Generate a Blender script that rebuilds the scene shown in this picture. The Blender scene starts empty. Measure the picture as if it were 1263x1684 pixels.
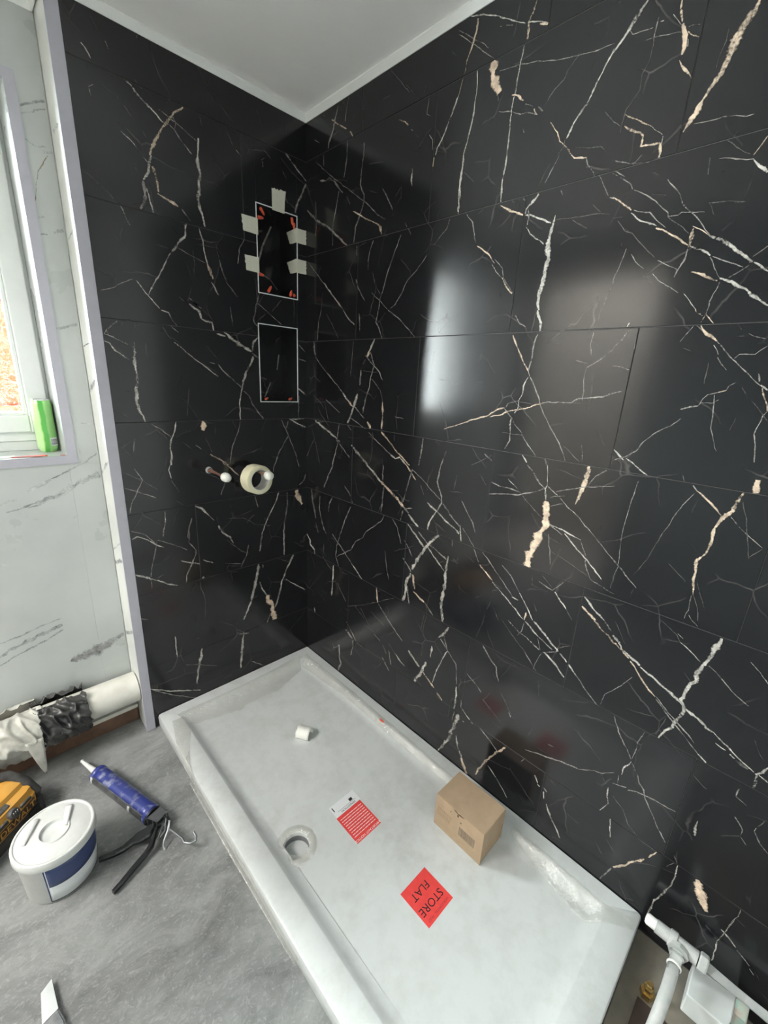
import bpy, bmesh, math, random
from mathutils import Vector, Matrix, noise

# ------------------------------------------------------------------ camera, light, exposure
SC = bpy.context.scene
COL = SC.collection
cam_data = bpy.data.cameras.new('camera')
cam_data.sensor_fit = 'HORIZONTAL'
cam_data.sensor_width = 36.0
cam_data.lens = 697.3168 / 1263.0 * 36.0
cam_data.clip_start = 0.02
cam = bpy.data.objects.new('camera', cam_data)
COL.objects.link(cam)
_r = Vector((0.717031011, -0.695177425, 0.050939931))
_d = Vector((-0.171284536, -0.246564938, -0.953869666))
_f = Vector((0.675668659, 0.675228908, -0.295867850))
_m = Matrix.Identity(4)
for i in range(3):
    _m[i][0], _m[i][1], _m[i][2] = _r[i], -_d[i], -_f[i]
_m.translation = Vector((-1.0419687, -1.5307770, 1.3401949))
cam.matrix_world = _m
SC.camera = cam

world = bpy.data.worlds.new('overcast_sky')
SC.world = world
world.use_nodes = True
_bg = world.node_tree.nodes['Background']
_bg.inputs['Color'].default_value = (0.96, 0.985, 1.0, 1)
_bg.inputs['Strength'].default_value = 88.0

# high sun added outside to light the roof, which bounces light onto the ceiling
_sl = bpy.data.lights.new('bounce_sun', 'SUN'); _sl.energy = 1900.0; _sl.angle = math.radians(0.6); _sl.color = (1.0, 0.96, 0.90)
_so = bpy.data.objects.new('bounce_sun', _sl); COL.objects.link(_so)
_so.rotation_euler = Vector((-0.62, 0.03, -0.80)).to_track_quat('-Z', 'Y').to_euler()

# area lamp added over the landing to fill the room through the left doorway
_al = bpy.data.lights.new('landing_fill', 'AREA')
_al.shape = 'RECTANGLE'; _al.size = 0.9; _al.size_y = 1.7
_al.energy = 126.0; _al.color = (1.0, 0.985, 0.96)
_ao = bpy.data.objects.new('landing_fill', _al)
COL.objects.link(_ao)
_ao.location = (-2.58, -0.45, 2.28)
_ao.rotation_euler = (0, 0, 0)

# sampling portal filling the window opening (emits nothing itself)
_pl = bpy.data.lights.new('window_portal', 'AREA'); _pl.shape = 'RECTANGLE'; _pl.size = 0.59; _pl.size_y = 0.94; _pl.cycles.is_portal = True
_po = bpy.data.objects.new('window_portal', _pl); COL.objects.link(_po)
_po.location = (-1.121, 0.405, 1.54); _po.rotation_euler = (math.radians(-90), 0, 0)

SC.view_settings.view_transform = 'Standard'
SC.view_settings.look = 'None'
SC.view_settings.gamma = 1.0
SC.view_settings.use_curve_mapping = False
SC.view_settings.exposure = 0.28
SC.cycles.max_bounces = 10
SC.cycles.diffuse_bounces = 6
SC.cycles.transparent_max_bounces = 12
SC.cycles.sample_clamp_indirect = 8.0

random.seed(7)

# ------------------------------------------------------------------ helpers
def new_mat(name):
    m = bpy.data.materials.new(name); m.use_nodes = True
    nt = m.node_tree; b = nt.nodes['Principled BSDF']
    return m, nt, b

def col4(c): return (c[0], c[1], c[2], 1.0)

def plain(name, c, rough=0.5, metal=0.0, spec=0.5, var=0.0, scale=30.0, bump=0.0, bscale=80.0, c2=None, coat=0.0):
    """principled with noise between two tints and optional fine relief"""
    m, nt, b = new_mat(name)
    b.inputs['Base Color'].default_value = col4(c)
    b.inputs['Roughness'].default_value = rough
    b.inputs['Metallic'].default_value = metal
    b.inputs['Specular IOR Level'].default_value = spec
    b.inputs['Coat Weight'].default_value = coat
    tc = nt.nodes.new('ShaderNodeTexCoord')
    if var > 0 or c2 is not None:
        n = nt.nodes.new('ShaderNodeTexNoise'); n.inputs['Scale'].default_value = scale
        n.inputs['Detail'].default_value = 6; n.inputs['Roughness'].default_value = 0.62
        nt.links.new(tc.outputs['Object'], n.inputs['Vector'])
        r = nt.nodes.new('ShaderNodeValToRGB')
        a = c2 if c2 is not None else tuple(max(0, x*(1-var)) for x in c)
        r.color_ramp.elements[0].position = 0.35; r.color_ramp.elements[0].color = col4(a)
        r.color_ramp.elements[1].position = 0.65; r.color_ramp.elements[1].color = col4(c)
        nt.links.new(n.outputs['Fac'], r.inputs['Fac'])
        nt.links.new(r.outputs['Color'], b.inputs['Base Color'])
    if bump > 0:
        n2 = nt.nodes.new('ShaderNodeTexNoise'); n2.inputs['Scale'].default_value = bscale
        n2.inputs['Detail'].default_value = 5
        nt.links.new(tc.outputs['Object'], n2.inputs['Vector'])
        bp = nt.nodes.new('ShaderNodeBump'); bp.inputs['Strength'].default_value = bump
        bp.inputs['Distance'].default_value = 0.002
        nt.links.new(n2.outputs['Fac'], bp.inputs['Height'])
        nt.links.new(bp.outputs['Normal'], b.inputs['Normal'])
    return m

def stone(name, base, rough, hair, hair_amt, spec=0.5):
    """printed stone panel: vein print comes in as the mesh attribute 'vein' (rgb colour, alpha strength)"""
    m, nt, b = new_mat(name)
    L = nt.links
    tc = nt.nodes.new('ShaderNodeTexCoord')
    at = nt.nodes.new('ShaderNodeAttribute'); at.attribute_name = 'vein'
    # cloudy base
    n = nt.nodes.new('ShaderNodeTexNoise'); n.inputs['Scale'].default_value = 5; n.inputs['Detail'].default_value = 8
    L.new(tc.outputs['Object'], n.inputs['Vector'])
    r = nt.nodes.new('ShaderNodeValToRGB')
    r.color_ramp.elements[0].position = 0.3; r.color_ramp.elements[0].color = col4(tuple(x*0.86 for x in base))
    r.color_ramp.elements[1].position = 0.7; r.color_ramp.elements[1].color = col4(base)
    L.new(n.outputs['Fac'], r.inputs['Fac'])
    # hairline network
    nd = nt.nodes.new('ShaderNodeTexNoise'); nd.inputs['Scale'].default_value = 3.2; nd.inputs['Detail'].default_value = 5
    L.new(tc.outputs['Object'], nd.inputs['Vector'])
    mx = nt.nodes.new('ShaderNodeMixRGB'); mx.blend_type = 'ADD'; mx.inputs['Fac'].default_value = 0.14
    L.new(tc.outputs['Object'], mx.inputs['Color1']); L.new(nd.outputs['Color'], mx.inputs['Color2'])
    vo = nt.nodes.new('ShaderNodeTexVoronoi'); vo.feature = 'DISTANCE_TO_EDGE'; vo.inputs['Scale'].default_value = 6.5
    L.new(mx.outputs['Color'], vo.inputs['Vector'])
    mr = nt.nodes.new('ShaderNodeMapRange'); mr.inputs['From Min'].default_value = 0.0; mr.inputs['From Max'].default_value = 0.012
    mr.inputs['To Min'].default_value = 1.0; mr.inputs['To Max'].default_value = 0.0
    L.new(vo.outputs['Distance'], mr.inputs['Value'])
    nb = nt.nodes.new('ShaderNodeTexNoise'); nb.inputs['Scale'].default_value = 9; nb.inputs['Detail'].default_value = 2
    L.new(tc.outputs['Object'], nb.inputs['Vector'])
    mr2 = nt.nodes.new('ShaderNodeMapRange'); mr2.inputs['From Min'].default_value = 0.5; mr2.inputs['From Max'].default_value = 0.68
    L.new(nb.outputs['Fac'], mr2.inputs['Value'])
    mu = nt.nodes.new('ShaderNodeMath'); mu.operation = 'MULTIPLY'
    L.new(mr.outputs['Result'], mu.inputs[0]); L.new(mr2.outputs['Result'], mu.inputs[1])
    mu2 = nt.nodes.new('ShaderNodeMath'); mu2.operation = 'MULTIPLY'; mu2.inputs[1].default_value = hair_amt
    L.new(mu.outputs[0], mu2.inputs[0])
    m1 = nt.nodes.new('ShaderNodeMixRGB'); m1.inputs['Color2'].default_value = col4(hair)
    L.new(mu2.outputs[0], m1.inputs['Fac']); L.new(r.outputs['Color'], m1.inputs['Color1'])
    # printed veins, edges broken up by fine noise
    nf = nt.nodes.new('ShaderNodeTexNoise'); nf.inputs['Scale'].default_value = 230; nf.inputs['Detail'].default_value = 4
    L.new(tc.outputs['Object'], nf.inputs['Vector'])
    md = nt.nodes.new('ShaderNodeMath'); md.operation = 'MULTIPLY_ADD'; md.inputs[1].default_value = 1.5; md.inputs[2].default_value = -0.75
    L.new(nf.outputs['Fac'], md.inputs[0])
    sep = nt.nodes.new('ShaderNodeMath'); sep.operation = 'ADD'
    L.new(at.outputs['Alpha'], sep.inputs[0]); L.new(md.outputs[0], sep.inputs[1])
    mr3 = nt.nodes.new('ShaderNodeMapRange'); mr3.inputs['From Min'].default_value = 0.12; mr3.inputs['From Max'].default_value = 0.62
    L.new(sep.outputs[0], mr3.inputs['Value'])
    gate = nt.nodes.new('ShaderNodeMath'); gate.operation = 'GREATER_THAN'; gate.inputs[1].default_value = 0.003
    L.new(at.outputs['Alpha'], gate.inputs[0])
    mu3 = nt.nodes.new('ShaderNodeMath'); mu3.operation = 'MULTIPLY'
    L.new(mr3.outputs['Result'], mu3.inputs[0]); L.new(gate.outputs[0], mu3.inputs[1])
    # alpha encodes the profile, the attribute colour already carries the print strength
    m2 = nt.nodes.new('ShaderNodeMixRGB')
    L.new(mu3.outputs[0], m2.inputs['Fac']); L.new(m1.outputs['Color'], m2.inputs['Color1'])
    nv = nt.nodes.new('ShaderNodeTexNoise'); nv.inputs['Scale'].default_value = 55; nv.inputs['Detail'].default_value = 4
    L.new(tc.outputs['Object'], nv.inputs['Vector'])
    mrv = nt.nodes.new('ShaderNodeMapRange'); mrv.inputs['From Min'].default_value = 0.3; mrv.inputs['From Max'].default_value = 0.7
    mrv.inputs['To Min'].default_value = 0.48; mrv.inputs['To Max'].default_value = 1.22
    L.new(nv.outputs['Fac'], mrv.inputs['Value'])
    mm = nt.nodes.new('ShaderNodeMixRGB'); mm.blend_type = 'MULTIPLY'; mm.inputs['Fac'].default_value = 1
    L.new(at.outputs['Color'], mm.inputs['Color1']); L.new(mrv.outputs['Result'], mm.inputs['Color2'])
    L.new(mm.outputs['Color'], m2.inputs['Color2'])
    L.new(m2.outputs['Color'], b.inputs['Base Color'])
    # slight unevenness of the gloss
    rr = nt.nodes.new('ShaderNodeMapRange'); rr.inputs['To Min'].default_value = rough*0.85; rr.inputs['To Max'].default_value = rough*1.2
    L.new(n.outputs['Fac'], rr.inputs['Value']); L.new(rr.outputs['Result'], b.inputs['Roughness'])
    b.inputs['Specular IOR Level'].default_value = spec
    return m

def link(name, me, mat, parent=None):
    o = bpy.data.objects.new(name, me)
    if mat is not None:
        for mm in (mat if isinstance(mat, (list, tuple)) else [mat]):
            me.materials.append(mm)
    COL.objects.link(o)
    if parent is not None:
        o.parent = parent
    return o

def wloc(o):
    v = Vector((0, 0, 0))
    while o is not None:
        v = v + o.location; o = o.parent
    return v

def obj(name, bm, mat, parent=None, smooth=False, loc=None):
    """world-space bmesh -> one mesh object; verts become local to its parent (or to loc)"""
    base = wloc(parent) if parent is not None else Vector(loc if loc is not None else (0, 0, 0))
    bmesh.ops.translate(bm, verts=bm.verts, vec=-base)
    bmesh.ops.recalc_face_normals(bm, faces=bm.faces)
    me = bpy.data.meshes.new(name); bm.to_mesh(me); bm.free()
    if smooth:
        for p in me.polygons: p.use_smooth = True
        if smooth != 'all':
            me.set_sharp_from_angle(angle=math.radians(40))
    o = link(name, me, mat, parent)
    if parent is None and loc is not None:
        o.location = loc
    return o

def tag(o, label=None, cat=None, group=None, kind=None):
    if label: o['label'] = label
    if cat: o['category'] = cat
    if group: o['group'] = group
    if kind: o['kind'] = kind
    return o

def struct(o, label=None):
    o['kind'] = 'structure'
    if label: o['label'] = label
    return o

def thing(name, label, cat, loc, group=None):
    o = bpy.data.objects.new(name, None); o.empty_display_size = 0.05
    COL.objects.link(o); o.location = loc
    return tag(o, label, cat, group)

def BM(): return bmesh.new()

def box(bm, x0, x1, y0, y1, z0, z1, bev=0.0, M=None):
    vs = [bm.verts.new((x, y, z)) for x in (x0, x1) for y in (y0, y1) for z in (z0, z1)]
    idx = [(0, 1, 3, 2), (4, 6, 7, 5), (0, 4, 5, 1), (2, 3, 7, 6), (0, 2, 6, 4), (1, 5, 7, 3)]
    fs = [bm.faces.new([vs[i] for i in q]) for q in idx]
    if bev > 0:
        es = list({e for f in fs for e in f.edges})
        r = bmesh.ops.bevel(bm, geom=es, offset=bev, segments=2, affect='EDGES', profile=0.5)
        vs = list({v for v in vs if v.is_valid} | {v for f in r['faces'] for v in f.verts})
    if M is not None:
        bmesh.ops.transform(bm, matrix=M, verts=[v for v in vs if v.is_valid])
    return vs

def ring(c, ax1, ax2, r, n):
    return [c + ax1*(math.cos(2*math.pi*k/n)*r) + ax2*(math.sin(2*math.pi*k/n)*r) for k in range(n)]

def frame_of(d):
    d = d.normalized()
    a = Vector((0, 0, 1)) if abs(d.z) < 0.9 else Vector((1, 0, 0))
    u = d.cross(a).normalized(); v = u.cross(d).normalized()
    return u, v

def tube(bm, pts, rad, n=12, cap=True, flat=None):
    pts = [Vector(p) for p in pts]
    if not isinstance(rad, (list, tuple)): rad = [rad]*len(pts)
    loops = []
    u0 = None
    for i, p in enumerate(pts):
        d = (pts[min(i+1, len(pts)-1)] - pts[max(i-1, 0)])
        if d.length < 1e-9: d = Vector((0, 0, 1))
        u, v = frame_of(d)
        if u0 is not None:
            dd = d.normalized()
            u = (u0 - dd*u0.dot(dd))
            u = u.normalized() if u.length > 1e-6 else frame_of(d)[0]
            v = u.cross(dd) * -1
            v = dd.cross(u)
        u0 = u
        loops.append([bm.verts.new(q) for q in ring(p, u, v*(flat if flat else 1.0), rad[i], n)])
    for a, b in zip(loops, loops[1:]):
        for k in range(n):
            bm.faces.new((a[k], a[(k+1) % n], b[(k+1) % n], b[k]))
    if cap:
        bm.faces.new(loops[0][::-1]); bm.faces.new(loops[-1])
    return loops

def lathe(bm, prof, origin, axis=(0, 0, 1), n=32, closed=False):
    """prof: list of (radius, distance along axis)"""
    o = Vector(origin); d = Vector(axis).normalized(); u, v = frame_of(d)
    loops = []
    for r, h in prof:
        if r < 1e-6: loops.append([bm.verts.new(o + d*h)])
        else: loops.append([bm.verts.new(q) for q in ring(o + d*h, u, v, r, n)])
    pairs = list(zip(loops, loops[1:]))
    if closed: pairs.append((loops[-1], loops[0]))
    for a, b in pairs:
        for k in range(n):
            k2 = (k+1) % n
            if len(a) == 1 and len(b) == 1: continue
            if len(a) == 1: bm.faces.new((a[0], b[k2], b[k]))
            elif len(b) == 1: bm.faces.new((a[k], a[k2], b[0]))
            else: bm.faces.new((a[k], a[k2], b[k2], b[k]))
    return loops

def prism(bm, poly, z0, z1, M=None):
    a = [bm.verts.new((x, y, z0)) for x, y in poly]; b = [bm.verts.new((x, y, z1)) for x, y in poly]
    n = len(poly)
    bm.faces.new(a[::-1]); bm.faces.new(b)
    for k in range(n): bm.faces.new((a[k], a[(k+1) % n], b[(k+1) % n], b[k]))
    if M is not None: bmesh.ops.transform(bm, matrix=M, verts=a+b)
    return a+b

def sheet(bm, rows, thick=0.0004, up=None):
    """grid of points (rows of equal length) with a little thickness"""
    nr, nc = len(rows), len(rows[0])
    P = [[Vector(p) for p in r] for r in rows]
    N = [[None]*nc for _ in range(nr)]
    for i in range(nr):
        for j in range(nc):
            a = P[min(i+1, nr-1)][j]-P[max(i-1, 0)][j]; b = P[i][min(j+1, nc-1)]-P[i][max(j-1, 0)]
            q = a.cross(b); N[i][j] = q.normalized() if q.length > 1e-12 else Vector((0, 0, 1))
    A = [[bm.verts.new(P[i][j]) for j in range(nc)] for i in range(nr)]
    B = [[bm.verts.new(P[i][j]+N[i][j]*thick) for j in range(nc)] for i in range(nr)]
    for i in range(nr-1):
        for j in range(nc-1):
            bm.faces.new((A[i][j], A[i][j+1], A[i+1][j+1], A[i+1][j]))
            bm.faces.new((B[i][j], B[i+1][j], B[i+1][j+1], B[i][j+1]))
    bd = [(0, j) for j in range(nc)] + [(i, nc-1) for i in range(1, nr)] + [(nr-1, j) for j in range(nc-2, -1, -1)] + [(i, 0) for i in range(nr-2, 0, -1)]
    for k in range(len(bd)):
        p, q = bd[k], bd[(k+1) % len(bd)]
        bm.faces.new((A[p[0]][p[1]], B[p[0]][p[1]], B[q[0]][q[1]], A[q[0]][q[1]]))

def text_bm(body, size, M, extrude=0.0001, align='CENTER', squeeze=1.0):
    cu = bpy.data.curves.new('lettering', 'FONT'); cu.body = body; cu.size = size
    cu.align_x = align; cu.align_y = 'CENTER'; cu.extrude = extrude; cu.resolution_u = 3
    o = bpy.data.objects.new('lettering', cu); COL.objects.link(o)
    bpy.context.view_layer.update()
    me = bpy.data.meshes.new_from_object(o.evaluated_get(bpy.context.evaluated_depsgraph_get()))
    bm = BM(); bm.from_mesh(me)
    bpy.data.objects.remove(o); bpy.data.curves.remove(cu); bpy.data.meshes.remove(me)
    bmesh.ops.transform(bm, matrix=M @ Matrix.Diagonal((squeeze, 1, 1, 1)), verts=bm.verts)
    return bm

def basis(o, x, y):
    """matrix whose local x,y are the given world directions"""
    x = Vector(x).normalized(); y = Vector(y).normalized(); z = x.cross(y)
    m = Matrix.Identity(4)
    for i in range(3): m[i][0], m[i][1], m[i][2], m[i][3] = x[i], y[i], z[i], o[i]
    return m

# ------------------------------------------------------------------ materials
M = {}
M['black_stone'] = stone('black_marble_print', (0.0112, 0.0112, 0.0130), 0.145, (0.20, 0.18, 0.17), 0.34)
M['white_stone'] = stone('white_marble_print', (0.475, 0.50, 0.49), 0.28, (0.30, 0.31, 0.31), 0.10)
M['white_stone_lit'] = stone('white_marble_lit_print', (0.76, 0.78, 0.75), 0.22, (0.30, 0.31, 0.31), 0.10)  # same marble as the window wall, lightened to paint in window light
M['grout'] = plain('grey_joint', (0.06, 0.058, 0.058), 0.6, var=0.3, scale=60)
M['lilac'] = plain('satin_trim', (0.42, 0.415, 0.47), 0.42, var=0.06)
M['pvc'] = plain('white_pvc', (0.76, 0.78, 0.77), 0.28, var=0.03)
M['ceiling'] = plain('ceiling_panel', (0.88, 0.88, 0.875), 0.34, var=0.03, scale=6)
M['plaster'] = plain('white_paint', (0.82, 0.82, 0.80), 0.6, var=0.05, scale=4)
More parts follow.
